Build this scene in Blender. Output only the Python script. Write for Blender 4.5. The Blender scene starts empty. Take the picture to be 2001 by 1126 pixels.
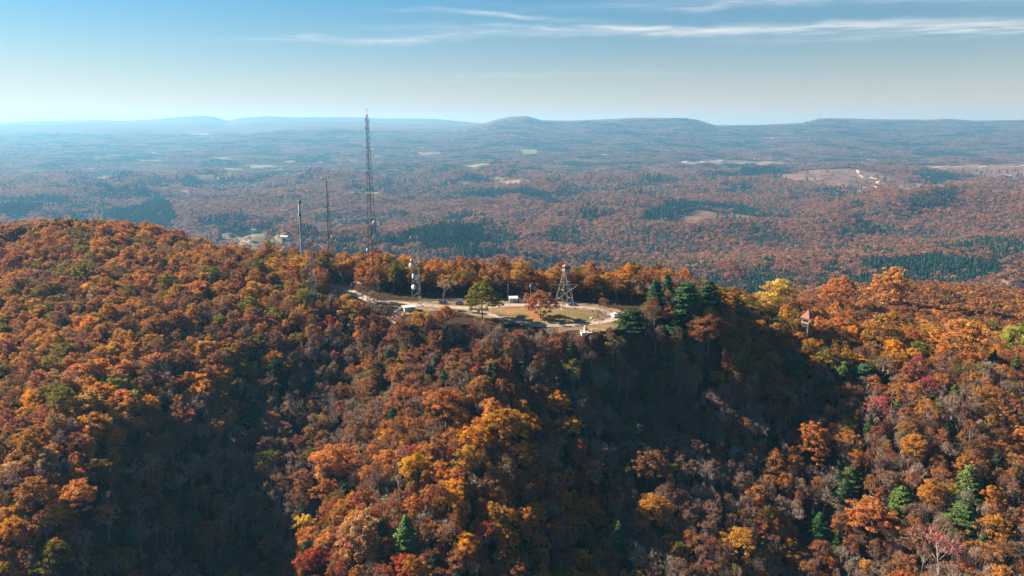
import bpy, math, random
import numpy as np
from mathutils import Vector, Matrix

# ------------------------------------------------------------------ camera, sky, sun, exposure
SC = bpy.context.scene
COL = SC.collection
R = math.radians
PITCH = R(12.8); FPX = 1403.0; CX, CY = 1000.5, 563.0; CAMZ = 92.0
cam_d = bpy.data.cameras.new('camera'); cam = bpy.data.objects.new('camera', cam_d); COL.objects.link(cam)
cam.location = (0, 0, CAMZ); cam.rotation_euler = (R(90) - PITCH, 0, 0)
cam_d.sensor_width = 36.0; cam_d.lens = 36.0 * FPX / 2001.0
cam_d.clip_start = 0.5; cam_d.clip_end = 120000
SC.camera = cam

SUN_EL = R(30.0); SUN_LEFT = R(67.0)          # elevation, and angle to the left of the view direction (+Y)
sun_dir = Vector((-math.sin(SUN_LEFT) * math.cos(SUN_EL), math.cos(SUN_LEFT) * math.cos(SUN_EL), math.sin(SUN_EL)))
sd = bpy.data.lights.new('sun', 'SUN'); sd.energy = 5.0; sd.angle = R(0.53); sd.color = (1.0, 0.86, 0.68)
sun = bpy.data.objects.new('sun', sd); COL.objects.link(sun)
sun.rotation_euler = sun_dir.to_track_quat('Z', 'Y').to_euler(); sun.location = (0, 0, 600)

def nn(nt, kind, **kw):
    n = nt.nodes.new(kind)
    for k, v in kw.items():
        if k.startswith('i_'):
            key = k[2:]
            key = int(key) if key.isdigit() else key.replace('_', ' ')
            n.inputs[key].default_value = v
        else: setattr(n, k, v)
    return n
def math_n(nt, op, a, b=None, c=None, clamp=False):
    n = nt.nodes.new('ShaderNodeMath'); n.operation = op; n.use_clamp = clamp
    for i, x in enumerate((a, b, c)):
        if x is None: continue
        if isinstance(x, (int, float)): n.inputs[i].default_value = x
        else: nt.links.new(x, n.inputs[i])
    return n.outputs[0]

world = bpy.data.worlds.new('World'); SC.world = world; world.use_nodes = True
nt = world.node_tree; nt.nodes.clear(); L = nt.links.new
sky = nn(nt, 'ShaderNodeTexSky', sky_type='NISHITA', sun_disc=False, sun_elevation=SUN_EL,
         sun_rotation=-SUN_LEFT, altitude=300, air_density=1.0, dust_density=0.35, ozone_density=2.2)
tc = nn(nt, 'ShaderNodeTexCoord')
sep = nn(nt, 'ShaderNodeSeparateXYZ'); L(tc.outputs['Generated'], sep.inputs[0])
az = math_n(nt, 'ARCTAN2', sep.outputs[0], sep.outputs[1])            # radians right of +Y
el = math_n(nt, 'ARCSINE', sep.outputs[2])
def gauss(x, c, w):
    d = math_n(nt, 'DIVIDE', math_n(nt, 'SUBTRACT', x, c), w)
    return math_n(nt, 'EXPONENT', math_n(nt, 'MULTIPLY', math_n(nt, 'MULTIPLY', d, d), -1.0))
def noise_c(sx, sy, scale, detail=5, rough=0.55, off=0.0, dist=0.0):
    cb = nn(nt, 'ShaderNodeCombineXYZ'); cb.inputs[2].default_value = off
    L(math_n(nt, 'MULTIPLY', az, sx), cb.inputs[0]); L(math_n(nt, 'MULTIPLY', el, sy), cb.inputs[1])
    n = nn(nt, 'ShaderNodeTexNoise', i_Scale=scale, i_Detail=detail, i_Roughness=rough, i_Distortion=dist); L(cb.outputs[0], n.inputs['Vector'])
    return n.outputs[0]
wob = math_n(nt, 'MULTIPLY', math_n(nt, 'SUBTRACT', noise_c(3, 3, 1.6, 3), 0.5), 0.035)
elw = math_n(nt, 'ADD', el, wob)
# thin cirrus: three long threads of ice cloud, each a curved band broken up by stretched noise
def thread(e0, slope, width, a0, aw, n_off, k):
    centre = math_n(nt, 'ADD', math_n(nt, 'MULTIPLY', az, slope), e0)
    g = gauss(elw, centre, width)
    ga = gauss(az, a0, aw)
    n = math_n(nt, 'SUBTRACT', math_n(nt, 'MULTIPLY', noise_c(9, 150, 1.0, 9, 0.68, n_off, 1.3), 3.2), 1.1, clamp=True)
    return math_n(nt, 'MULTIPLY', math_n(nt, 'MULTIPLY', math_n(nt, 'MULTIPLY', g, ga), n), k)
cl = thread(0.124, -0.020, 0.0040, 0.22, 0.27, 3.1, 1.0)
cl = math_n(nt, 'ADD', cl, thread(0.117, -0.012, 0.0035, 0.30, 0.30, 13.1, 0.7))
cl = math_n(nt, 'ADD', cl, thread(0.138, -0.060, 0.0030, -0.02, 0.10, 17.3, 0.7))
cl = math_n(nt, 'ADD', cl, thread(0.150, -0.010, 0.0060, 0.40, 0.30, 31.3, 0.5))
cl = math_n(nt, 'ADD', cl, thread(0.114, 0.02, 0.0045, -0.16, 0.15, 7.7, 0.7))
cl = math_n(nt, 'ADD', cl, thread(0.104, 0.0, 0.006, 0.56, 0.20, 5.2, 0.9))
cl = math_n(nt, 'ADD', cl, thread(0.180, -0.06, 0.013, 0.50, 0.30, 9.4, 0.8))
cl = math_n(nt, 'ADD', cl, thread(0.063, 0.0, 0.004, 0.02, 0.22, 1.4, 0.22))
# high cirrus elsewhere over the sky
veil = math_n(nt, 'MULTIPLY', math_n(nt, 'SUBTRACT', math_n(nt, 'MULTIPLY', noise_c(2.0, 9.0, 1.0, 6, 0.6, 21.0, 0.8), 2.2), 1.0, clamp=True),
              math_n(nt, 'MULTIPLY', math_n(nt, 'SUBTRACT', el, 0.12), 3.0, clamp=True))
cl = math_n(nt, 'ADD', cl, math_n(nt, 'MULTIPLY', veil, 0.5), clamp=True)
tint = nn(nt, 'ShaderNodeMixRGB', blend_type='MULTIPLY', i_Fac=1.0); L(sky.outputs[0], tint.inputs[1]); te = nn(nt, 'ShaderNodeValToRGB'); L(math_n(nt, 'MULTIPLY', math_n(nt, 'MAXIMUM', el, 0.0), 2.5), te.inputs[0])
te.color_ramp.elements[0].color = (0.46, 0.435, 0.42, 1); te.color_ramp.elements[1].color = (0.075, 0.45, 0.60, 1); te.color_ramp.elements[1].position = 0.48; L(te.outputs[0], tint.inputs[2])
hz = math_n(nt, 'MULTIPLY', math_n(nt, 'EXPONENT', math_n(nt, 'MULTIPLY', math_n(nt, 'MAXIMUM', el, 0.0), -15.0)), 0.86)   # low pale haze all round the horizon
mixh = nn(nt, 'ShaderNodeMixRGB', blend_type='MIX'); L(hz, mixh.inputs['Fac']); L(tint.outputs[0], mixh.inputs[1]); mixh.inputs[2].default_value = (4.75, 4.10, 3.80, 1)
mixc = nn(nt, 'ShaderNodeMixRGB', blend_type='MIX'); L(cl, mixc.inputs['Fac']); L(mixh.outputs[0], mixc.inputs[1]); mixc.inputs[2].default_value = (5.2, 5.2, 5.25, 1)
bg = nn(nt, 'ShaderNodeBackground'); bg.inputs['Strength'].default_value = 0.05
wo = nn(nt, 'ShaderNodeOutputWorld'); L(mixc.outputs[0], bg.inputs[0]); L(bg.outputs[0], wo.inputs['Surface'])

SC.view_settings.view_transform = 'Standard'; SC.view_settings.look = 'None'
SC.view_settings.exposure = 1.85; SC.view_settings.gamma = 1.0
cy = SC.cycles
cy.max_bounces = 4; cy.diffuse_bounces = 3; cy.glossy_bounces = 1; cy.transmission_bounces = 3; cy.volume_bounces = 0; cy.transparent_max_bounces = 6
cy.use_denoising = True; cy.caustics_reflective = False; cy.caustics_refractive = False
try: cy.denoiser = 'OPENIMAGEDENOISE'
except Exception: pass

HAZE_DENSITY = 0.92e-4

# ------------------------------------------------------------------ helpers
def angle_down(v): return PITCH + np.arctan((np.asarray(v, float) - CY) / FPX)
def ray(u, v):
    a = (u - CX) / FPX; b = (CY - v) / FPX
    cp, sp = math.cos(PITCH), math.sin(PITCH)
    return np.array([a, cp + b * sp, -sp + b * cp])
def at(u, v, Y):
    d = ray(u, v); t = Y / d[1]
    return np.array([d[0] * t, Y, CAMZ + d[2] * t])
def project(x, y, z):
    cp, sp = math.cos(PITCH), math.sin(PITCH)
    dz = z - CAMZ
    depth = y * cp - dz * sp; up = y * sp + dz * cp
    return CX + FPX * x / depth, CY - FPX * up / depth, depth

def tag(o, label=None, cat=None, group=None, kind=None):
    if label: o['label'] = label
    if cat: o['category'] = cat
    if group: o['group'] = group
    if kind: o['kind'] = kind
    return o
def empty(name, loc, rz=0.0):
    o = bpy.data.objects.new(name, None); COL.objects.link(o); o.location = loc; o.rotation_euler = (0, 0, rz); o.empty_display_size = 0.5
    return o
class MB:
    """collects polygons; build() links them as one mesh object"""
    def __init__(s): s.v = []; s.f = []
    def poly(s, pts):
        n = len(s.v); s.v += [tuple(p) for p in pts]; s.f.append(tuple(range(n, n + len(pts))))
    def box(s, c, d, rz=0.0, M=None):
        n = len(s.v); cr, sr = math.cos(rz), math.sin(rz)
        for sx in (-1, 1):
            for sy in (-1, 1):
                for sz in (-1, 1):
                    x, y, z = sx * d[0] / 2, sy * d[1] / 2, sz * d[2] / 2
                    p = Vector((x * cr - y * sr + c[0], x * sr + y * cr + c[1], z + c[2]))
                    if M: p = M @ p
                    s.v.append(tuple(p))
        for f in ((0, 1, 3, 2), (4, 6, 7, 5), (0, 4, 5, 1), (2, 3, 7, 6), (0, 2, 6, 4), (1, 5, 7, 3)): s.f.append(tuple(n + i for i in f))
    def tube(s, p0, p1, r0, r1=None, k=6, cap=True):
        if r1 is None: r1 = r0
        p0, p1 = Vector(p0), Vector(p1); d = (p1 - p0)
        if d.length < 1e-6: return
        q = d.to_track_quat('Z', 'Y'); n = len(s.v)
        for p, r in ((p0, r0), (p1, r1)):
            for i in range(k):
                a = 2 * math.pi * i / k
                s.v.append(tuple(p + q @ Vector((math.cos(a) * r, math.sin(a) * r, 0))))
        for i in range(k):
            j = (i + 1) % k; s.f.append((n + i, n + j, n + k + j, n + k + i))
        if cap: s.f.append(tuple(n + k - 1 - i for i in range(k))); s.f.append(tuple(n + k + i for i in range(k)))
    def lathe(s, c, axis, prof, k=16):
        """prof: list of (distance along axis, radius)"""
        q = Vector(axis).to_track_quat('Z', 'Y'); n = len(s.v); c = Vector(c)
        for (h, r) in prof:
            for i in range(k):
                a = 2 * math.pi * i / k; s.v.append(tuple(c + q @ Vector((math.cos(a) * r, math.sin(a) * r, h))))
        for m in range(len(prof) - 1):
            for i in range(k):
                j = (i + 1) % k; s.f.append((n + m * k + i, n + m * k + j, n + (m + 1) * k + j, n + (m + 1) * k + i))
        s.f.append(tuple(n + k - 1 - i for i in range(k))); s.f.append(tuple(n + (len(prof) - 1) * k + i for i in range(k)))
    def mesh(s, name, mat):
        me = bpy.data.meshes.new(name); me.from_pydata(s.v, [], s.f); me.materials.append(mat); me.update(); return me
    def build(s, name, mat, parent=None, smooth=False):
        me = s.mesh(name, mat)
        if smooth: me.polygons.foreach_set('use_smooth', [True] * len(me.polygons))
        o = bpy.data.objects.new(name, me); COL.objects.link(o)
        if parent: o.parent = parent
        return o
def np_mesh(name, verts, faces, mat, nside, smooth=False, color=None, cname='leafvar'):
    """verts (N,3), faces (M,nside) int arrays -> mesh data"""
    me = bpy.data.meshes.new(name)
    me.vertices.add(len(verts)); me.vertices.foreach_set('co', np.asarray(verts, np.float32).ravel())
    m = len(faces); me.loops.add(m * nside); me.polygons.add(m)
    me.loops.foreach_set('vertex_index', np.asarray(faces, np.int32).ravel())
    me.polygons.foreach_set('loop_start', np.arange(m, dtype=np.int32) * nside)
    if smooth: me.polygons.foreach_set('use_smooth', np.ones(m, bool))
    me.update(calc_edges=True)
    if color is not None:
        at_ = me.color_attributes.new(cname, 'FLOAT_COLOR', 'POINT')
        c4 = np.ones((len(verts), 4), np.float32); c4[:, :3] = color; at_.data.foreach_set('color', c4.ravel())
    if mat is not None: me.materials.append(mat)
    return me

# gradient noise in numpy (same everywhere, so heights can be asked for at any point)
_P = np.random.RandomState(7).permutation(512).astype(np.int64)
def _h(ix, iy): return _P[(_P[ix & 511] + iy) & 511]
def gnoise(x, y):
    x = np.asarray(x, float); y = np.asarray(y, float)
    ix = np.floor(x).astype(np.int64); iy = np.floor(y).astype(np.int64); fx = x - ix; fy = y - iy
    ux = fx * fx * fx * (fx * (fx * 6 - 15) + 10); uy = fy * fy * fy * (fy * (fy * 6 - 15) + 10)
    def g(a, b, dx, dy):
        an = _h(a, b) * (2 * math.pi / 512); return np.cos(an) * dx + np.sin(an) * dy
    n0 = g(ix, iy, fx, fy) * (1 - ux) + g(ix + 1, iy, fx - 1, fy) * ux
    n1 = g(ix, iy + 1, fx, fy - 1) * (1 - ux) + g(ix + 1, iy + 1, fx - 1, fy - 1) * ux
    return (n0 * (1 - uy) + n1 * uy) * 1.5
def fbm(x, y, s, o=4, g=0.5):
    t = 0; a = 1; f = 1.0 / s
    for i in range(o): t = t + a * gnoise(x * f + 13.7 * i, y * f - 7.1 * i); a *= g; f *= 2.03
    return t
def sstep(a, b, x):
    t = np.clip((np.asarray(x, float) - a) / (b - a), 0, 1); return t * t * (3 - 2 * t)
# ------------------------------------------------------------------ the lie of the land
TH = 15.0    # canopy above ground where a control point was read off the tree tops
CTRL_C = [  # (u, v, distance, canopy?)
 # crest of the ridge on the far left round to the towers
 (0,445,560,1),(200,436,570,1),(310,446,540,1),(400,480,490,1),(500,484,465,1),(600,490,450,1),(700,498,430,1),
 (-250,450,580,1),(-500,460,600,1),
 (0,520,450,1),(300,550,400,1),(150,620,350,1),(450,620,355,1),(300,720,300,1),(100,760,270,1),(500,720,325,1),(600,640,345,1),(690,625,350,1),
 (50,900,225,1),(50,1126,192,1),(250,850,249,1),(190,960,223,1),(-300,800,278,1),(-150,960,236,1),(-400,1126,210,1),
 # hollow below the towers
 (720,700,328,1),(630,800,308,1),(500,900,274,1),(400,1000,253,1),(350,1126,228,1),
 # sunlit spur
 (900,700,303,1),(960,780,280,1),(1000,860,258,1),(930,960,235,1),(870,1050,217,1),(830,1126,204,1),(720,900,262,1),(650,1040,236,1),(1060,700,306,1),
 # ravine below the clearing
 (1230,760,316,1),(1290,860,284,1),(1330,960,258,1),(1390,1126,222,1),(1150,960,258,1),(1130,1126,222,1),
 # right hand slope
 (1340,640,330,0),(1450,600,360,1),(1577,650,345,1),(1500,720,318,1),(1600,800,298,1),(1700,900,266,1),(1850,1000,238,1),(1900,1126,210,1),(1640,1126,236,1),
 (1950,760,290,1),(1900,660,400,1),(1700,630,420,1),(2000,630,480,1),(2000,573,800,1),(1600,574,780,1),(1800,600,600,1),(1500,588,560,1),(1300,552,440,1),(1200,528,405,1),
 (2400,640,500,1),(2400,575,850,1),(2400,800,300,1),(2400,1126,240,1),
 (1500,558,1100,1),(2000,557,1150,1),(2400,557,1150,1),
]
CTRL_P = [  # plain world points x, y, z
 (20,360,0),(-20,372,0),(45,345,0),(0,330,0),(40,322,0),(-50,375,0),(-75,378,0),(-100,405,0.5),(25,392,-1),(-30,395,0),(-60,400,0),(55,365,0),
 (-150,520,-30),(-60,480,-25),(0,460,-25),(80,480,-55),(0,560,-80),(-150,620,-90),(150,600,-95),(-350,700,-50),(-600,700,-40),(0,750,-180),(-250,850,-180),(200,800,-175),(-600,950,-190),
 (-200,1100,-240),(200,1100,-240),(-800,1150,-240),
 (-200,100,-110),(0,100,-125),(200,100,-125),(-200,0,-140),(0,-20,-150),(200,0,-150),(0,-300,-190),(-400,-200,-180),(400,-200,-190),(-500,150,-90),(500,150,-110),
]
_pts = []
for (u, v, Y, c) in CTRL_C:
    p = at(u, v, Y); _pts.append((p[0], p[1], p[2] - (TH if c else 0)))
_pts = np.array(_pts + [tuple(map(float, p)) for p in CTRL_P])
def _tps(r2): return 0.5 * r2 * np.log(r2 + 1e-6)
_S = 100.0
_X = _pts[:, :2] / _S; _n = len(_X)
_r2 = ((_X[:, None] - _X[None]) ** 2).sum(-1)
_A = np.zeros((_n + 3, _n + 3)); _A[:_n, :_n] = _tps(_r2) + np.eye(_n) * 0.004
_A[:_n, _n] = 1; _A[:_n, _n + 1:] = _X; _A[_n, :_n] = 1; _A[_n + 1:, :_n] = _X.T
_W = np.linalg.solve(_A, np.concatenate([_pts[:, 2], np.zeros(3)]))
def near_h(x, y):
    q = np.stack([x, y], -1).reshape(-1, 2) / _S; out = np.empty(len(q))
    for i in range(0, len(q), 20000):
        b = q[i:i + 20000]; r2 = ((b[:, None] - _X[None]) ** 2).sum(-1)
        out[i:i + 20000] = _tps(r2) @ _W[:_n] + _W[_n] + b @ _W[_n + 1:]
    return out.reshape(np.shape(x))

# hills of the valley: crest polylines read as (u, v, distance), half-width in metres
HILLS = [
 ([(560,500,1750),(650,474,1800),(740,452,1880),(870,431,1950),(940,440,2000)], 135),
 ([(1000,492,1750),(1040,460,2000),(1090,428,2350)], 120),
 ([(1060,424,2500),(1160,408,2650),(1260,396,2800)], 260),
 ([(1150,412,3000),(1500,384,3300),(1950,374,3300),(2400,374,3300)], 800),
 ([(1240,400,2700),(1340,398,2900),(1450,410,2900)], 110),
 ([(1290,440,2150),(1420,428,2250),(1560,432,2350)], 180),
 ([(330,410,2700),(430,392,2900),(560,380,3100),(650,377,3200)], 330),
 ([(0,372,3300),(90,380,3200),(150,392,3000)], 200),
 ([(0,398,2700),(60,404,2650),(110,412,2600)], 130),
 ([(720,384,3300),(850,378,3400),(960,372,3500)], 260),
 ([(1080,365,3900),(1300,352,4200),(1500,352,4300)], 330),
 ([(1560,352,4000),(1680,334,4300),(1800,336,4600)], 420),
 ([(1850,395,2600),(2010,380,2700),(2300,380,2700)], 300),
 ([(1500,520,1450),(1750,500,1600),(2000,470,1800)], 260),
 ([(0,330,5400),(120,322,5600)], 420),
 ([(650,300,7800),(900,296,8200),(1200,292,8300)], 900),
]
_segs = []
for poly, w in HILLS:
    P = [at(*p) for p in poly]
    for a, b in zip(P[:-1], P[1:]): _segs.append((a, b, w))
VAL = -247.0
MA = [(-400,243),(0,239),(60,237),(130,236),(190,234),(240,236),(300,234),(350,229),(400,226),(425,228),(452,236),(480,230),(530,227),(580,230),(640,229),(700,229),(760,232),(850,232),(900,237),(945,241),(1050,244),(2500,246)]
MB_ = [(-600,262),(0,262),(300,258),(500,262),(700,256),(880,250),(940,243),(970,234),(1000,228),(1030,227),(1058,235),(1110,236),(1180,233),(1240,230),(1330,231),(1352,234),(1393,248),(1500,243),(1560,240),(1590,232),(1620,231),(1700,233),(1800,234),(1840,232),(1890,236),(2001,234),(2500,236)]
MC = [(-600,252),(0,250),(200,247),(420,251),(640,243),(760,247),(900,250),(1000,252),(1100,262),(2500,262)]
def _range(u, prof, Y):
    v = np.interp(u, [p[0] for p in prof], [p[1] for p in prof]); return CAMZ - Y * np.tan(angle_down(v))
def valley_h(x, y):
    r = np.hypot(x, y) + 1e-6
    amp = 1 - 0.6 * sstep(2500, 9000, r)
    n = fbm(x + 300, y, 1500, 5, 0.5)
    rg = 1 - np.abs(fbm(x * 0.8 + 900, y + 0.6 * x, 900, 4, 0.5)) * 2.2
    z = VAL + n * 46 * amp + rg * 54 * amp - 22 + fbm(x * 0.7 - 70, y - 0.5 * x, 430, 3, 0.5) * 58 * amp
    w2 = np.clip(r / 12000, 0, 1)
    wv = gnoise(x / 160.0, y / 160.0)
    hill = np.full(np.shape(z), -1e3)
    for a, b, w in _segs:
        d = b[:2] - a[:2]; t = np.clip(((x - a[0]) * d[0] + (y - a[1]) * d[1]) / (d @ d), 0, 1)
        dist = np.hypot(x - a[0] - t * d[0], y - a[1] - t * d[1])
        cz = a[2] + (b[2] - a[2]) * t - 13
        dist = np.maximum(0, dist * (1 + 0.25 * wv)); k = np.exp(-(dist / w) ** 2)
        hill = np.maximum(hill, VAL - 10 + (np.maximum(cz, VAL + 4) - VAL + 10) * k)
    z = np.maximum(z, hill) + 7 * np.exp(-((z - hill) / 14) ** 2)
    # mountain ranges on the horizon
    fwd = y > 2500
    yy = np.where(fwd, y, 3000.0); u = CX + FPX * (x / (yy * math.cos(PITCH) + 150))
    sp = fbm(x, y * 0.35, 2000, 4, 0.55)
    for prof, Y, wf, wb in ((MB_, 11000, 3200, 2200), (MC, 13800, 2000, 1600), (MA, 17000, 2600, 2200)):
        cz = _range(u, prof, Y)
        q = (r * np.cos(np.arctan2(x, np.maximum(y, 1)) * 0.25) * 0 + y - Y)
        q = q + sp * 260 * np.clip(np.abs(q) / 1200, 0, 1)
        k = np.where(q < 0, np.exp(-(np.abs(q) / wf) ** 1.35), np.exp(-(np.abs(q) / wb) ** 2))
        bumps = sp * 60 * np.clip(np.abs(q) / 1500, 0, 1)
        z = np.where(fwd, np.maximum(z, (z * (1 - k) + (cz + bumps) * k)), z)
    return z
def hollow(x, y):
    return fbm(x + 300, y, 1500, 5, 0.5) * 0.4 + (0.5 - np.abs(fbm(x * 0.8 + 900, y + 0.6 * x, 900, 4, 0.5)) * 2.2) + fbm(x * 0.7 - 70, y - 0.5 * x, 430, 3, 0.5) * 0.6
def flat_mask(x, y):
    """1 where the hilltop was graded flat: the loop, the shed yard and the road to the masts"""
    m = np.zeros(np.shape(x))
    for (ax, ay, bx, by, w) in ((-30,352,48,345,24),(-82,382,-20,372,13),(-60,374,-20,360,14),(-105,408,-75,385,12),(0,372,40,366,12),(26,326,38,318,6)):
        dx, dy = bx - ax, by - ay; t = np.clip(((x - ax) * dx + (y - ay) * dy) / (dx * dx + dy * dy), 0, 1)
        d = np.hypot(x - ax - t * dx, y - ay - t * dy); m = np.maximum(m, 1 - sstep(w, w + 11, d))
    return m
def H(x, y):
    x = np.asarray(x, float); y = np.asarray(y, float)
    d = np.hypot(x * 0.85, y - 350)
    k = 1 - sstep(700, 1150, d)
    z = valley_h(x, y)
    nearm = k > 0
    if np.any(nearm):
        xn, yn = x[nearm], y[nearm]
        nh = near_h(xn, yn) + fbm(xn, yn, 55, 3) * 3.2
        fm = flat_mask(xn, yn); nh = nh * (1 - fm)
        z = np.array(z); z[nearm] = z[nearm] * (1 - k[nearm]) + nh * k[nearm]
    return z
def H1(x, y): return float(H(np.array([x]), np.array([y]))[0])
def on_ground(u, v, lo=150.0, hi=26000.0):
    """where the sight line through a point of the photograph meets the land"""
    Y = np.geomspace(lo, hi, 2600); d = ray(u, v); t = Y / d[1]
    g = H(d[0] * t, Y) - (CAMZ + d[2] * t); i = np.argmax(g > 0)
    if g[i] <= 0: i = len(Y) - 1
    a, b = Y[max(i - 1, 0)], Y[i]; Yr = (a + b) / 2
    if i > 0 and g[i] > g[i - 1]: Yr = a + (b - a) * (-g[i - 1]) / (g[i] - g[i - 1])
    t = Yr / d[1]; return np.array([d[0] * t, Yr, CAMZ + d[2] * t])
# ------------------------------------------------------------------ materials
def new_mat(name):
    m = bpy.data.materials.new(name); m.use_nodes = True; m.node_tree.nodes.clear(); return m, m.node_tree
def simple(name, col, rough=0.6, metal=0.0, var=0.15, scale=3.0, spec=0.3):
    m, nt = new_mat(name); l = nt.links.new
    p = nn(nt, 'ShaderNodeBsdfPrincipled', i_Roughness=rough, i_Metallic=metal); p.inputs['Specular IOR Level'].default_value = spec
    t = nn(nt, 'ShaderNodeTexCoord'); no = nn(nt, 'ShaderNodeTexNoise', i_Scale=scale, i_Detail=5.0); l(t.outputs['Object'], no.inputs['Vector'])
    mx = nn(nt, 'ShaderNodeMixRGB', blend_type='MIX'); l(no.outputs[0], mx.inputs[0])
    mx.inputs[1].default_value = tuple(c * (1 - var) for c in col) + (1,); mx.inputs[2].default_value = tuple(min(1, c * (1 + var)) for c in col) + (1,)
    l(mx.outputs[0], p.inputs['Base Color']); o = nn(nt, 'ShaderNodeOutputMaterial'); l(p.outputs[0], o.inputs[0]); return m
def leaf_material(name, transl=0.35):
    """leaf colour = the tree's own tint (object or instance property) x a little leaf-to-leaf pigment variation"""
    m, nt = new_mat(name); l = nt.links.new
    a = nn(nt, 'ShaderNodeAttribute', attribute_type='INSTANCER', attribute_name='tint')
    b = nn(nt, 'ShaderNodeAttribute', attribute_type='GEOMETRY', attribute_name='leafvar')
    mu = nn(nt, 'ShaderNodeMixRGB', blend_type='MULTIPLY', i_Fac=1.0); l(a.outputs['Color'], mu.inputs[1]); l(b.outputs['Color'], mu.inputs[2])
    d = nn(nt, 'ShaderNodeBsdfDiffuse'); tr = nn(nt, 'ShaderNodeBsdfTranslucent'); mx = nn(nt, 'ShaderNodeMixShader'); mx.inputs[0].default_value = transl
    l(mu.outputs[0], d.inputs[0]); l(mu.outputs[0], tr.inputs[0]); l(d.outputs[0], mx.inputs[1]); l(tr.outputs[0], mx.inputs[2])
    o = nn(nt, 'ShaderNodeOutputMaterial'); l(mx.outputs[0], o.inputs[0]); return m
M_LEAF = leaf_material('autumn_leaves', 0.5)
M_NEEDLE = leaf_material('pine_needles', 0.15)
M_BARK = simple('grey_brown_bark', (0.13, 0.10, 0.08), 0.9, 0, 0.35, 1.5, 0.1)
M_TWIG = simple('pale_grey_twigs', (0.33, 0.27, 0.235), 0.9, 0, 0.25, 1.0, 0.1)

def ground_material():
    m, nt = new_mat('leaf_litter_ground'); l = nt.links.new
    g = nn(nt, 'ShaderNodeNewGeometry')
    def noi(scale, det=6, r=0.6):
        n = nn(nt, 'ShaderNodeTexNoise', i_Scale=scale, i_Detail=float(det), i_Roughness=r); l(g.outputs['Position'], n.inputs['Vector']); return n.outputs[0]
    r = nn(nt, 'ShaderNodeValToRGB'); e = r.color_ramp.elements
    e[0].position = 0.3; e[0].color = (0.020, 0.014, 0.010, 1); e[1].position = 0.75; e[1].color = (0.085, 0.050, 0.030, 1)
    x = e.new(0.55); x.color = (0.05, 0.034, 0.024, 1)
    l(noi(0.35, 8), r.inputs[0])
    # mossy boulder fields showing in places
    rk = nn(nt, 'ShaderNodeValToRGB'); k = rk.color_ramp.elements; k[0].position = 0.57; k[0].color = (0, 0, 0, 1); k[1].position = 0.63; k[1].color = (1, 1, 1, 1)
    l(noi(0.035, 4), rk.inputs[0])
    vo = nn(nt, 'ShaderNodeTexVoronoi', i_Scale=0.7); l(g.outputs['Position'], vo.inputs['Vector'])
    rc = nn(nt, 'ShaderNodeMixRGB', blend_type='MIX'); l(vo.outputs['Distance'], rc.inputs[0]); rc.inputs[1].default_value = (0.12, 0.14, 0.13, 1); rc.inputs[2].default_value = (0.03, 0.035, 0.03, 1)
    mx = nn(nt, 'ShaderNodeMixRGB', blend_type='MIX'); l(rk.outputs[0], mx.inputs[0]); l(r.outputs[0], mx.inputs[1]); l(rc.outputs[0], mx.inputs[2])
    p = nn(nt, 'ShaderNodeBsdfDiffuse'); l(mx.outputs[0], p.inputs[0])
    b = nn(nt, 'ShaderNodeBump', i_Distance=0.6, i_Strength=0.6); l(noi(0.8, 6), b.inputs['Height']); l(b.outputs[0], p.inputs['Normal'])
    o = nn(nt, 'ShaderNodeOutputMaterial'); l(p.outputs[0], o.inputs[0]); return m
def woodland_material(name, fine):
    """forest floor / far forest seen as a mass: bare brown woods with patches of dark pine"""
    m, nt = new_mat(name); l = nt.links.new
    g = nn(nt, 'ShaderNodeNewGeometry')
    def noi(scale, det=6, r=0.6, dist=0.0):
        n = nn(nt, 'ShaderNodeTexNoise', i_Scale=scale, i_Detail=float(det), i_Roughness=r, i_Distortion=dist); l(g.outputs['Position'], n.inputs['Vector']); return n.outputs[0]
    r = nn(nt, 'ShaderNodeValToRGB'); e = r.color_ramp.elements
    e[0].position = 0.35; e[0].color = (0.035, 0.026, 0.022, 1); e[1].position = 0.66; e[1].color = (0.20, 0.105, 0.065, 1)
    x = e.new(0.5); x.color = (0.095, 0.055, 0.038, 1)
    l(noi(fine, 3, 0.7), r.inputs[0])
    pk = nn(nt, 'ShaderNodeValToRGB'); k = pk.color_ramp.elements; k[0].position = 0.56; k[0].color = (0, 0, 0, 1); k[1].position = 0.62; k[1].color = (1, 1, 1, 1)
    l(noi(0.0016, 6, 0.62), pk.inputs[0])
    mx = nn(nt, 'ShaderNodeMixRGB', blend_type='MIX'); l(math_n(nt, 'MULTIPLY', pk.outputs[0], 0.8), mx.inputs[0]); l(r.outputs[0], mx.inputs[1]); mx.inputs[2].default_value = (0.022, 0.04, 0.024, 1)
    p = nn(nt, 'ShaderNodeBsdfDiffuse'); l(mx.outputs[0], p.inputs[0])
    b = nn(nt, 'ShaderNodeBump', i_Distance=10.0, i_Strength=1.0); l(noi(fine, 3, 0.6), b.inputs['Height']); l(b.outputs[0], p.inputs['Normal'])
    o = nn(nt, 'ShaderNodeOutputMaterial'); l(p.outputs[0], o.inputs[0]); return m
M_GROUND = ground_material()
M_VALLEY = woodland_material('valley_woodland', 0.05)
M_MOUNT = woodland_material('mountain_woodland', 0.02)

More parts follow.
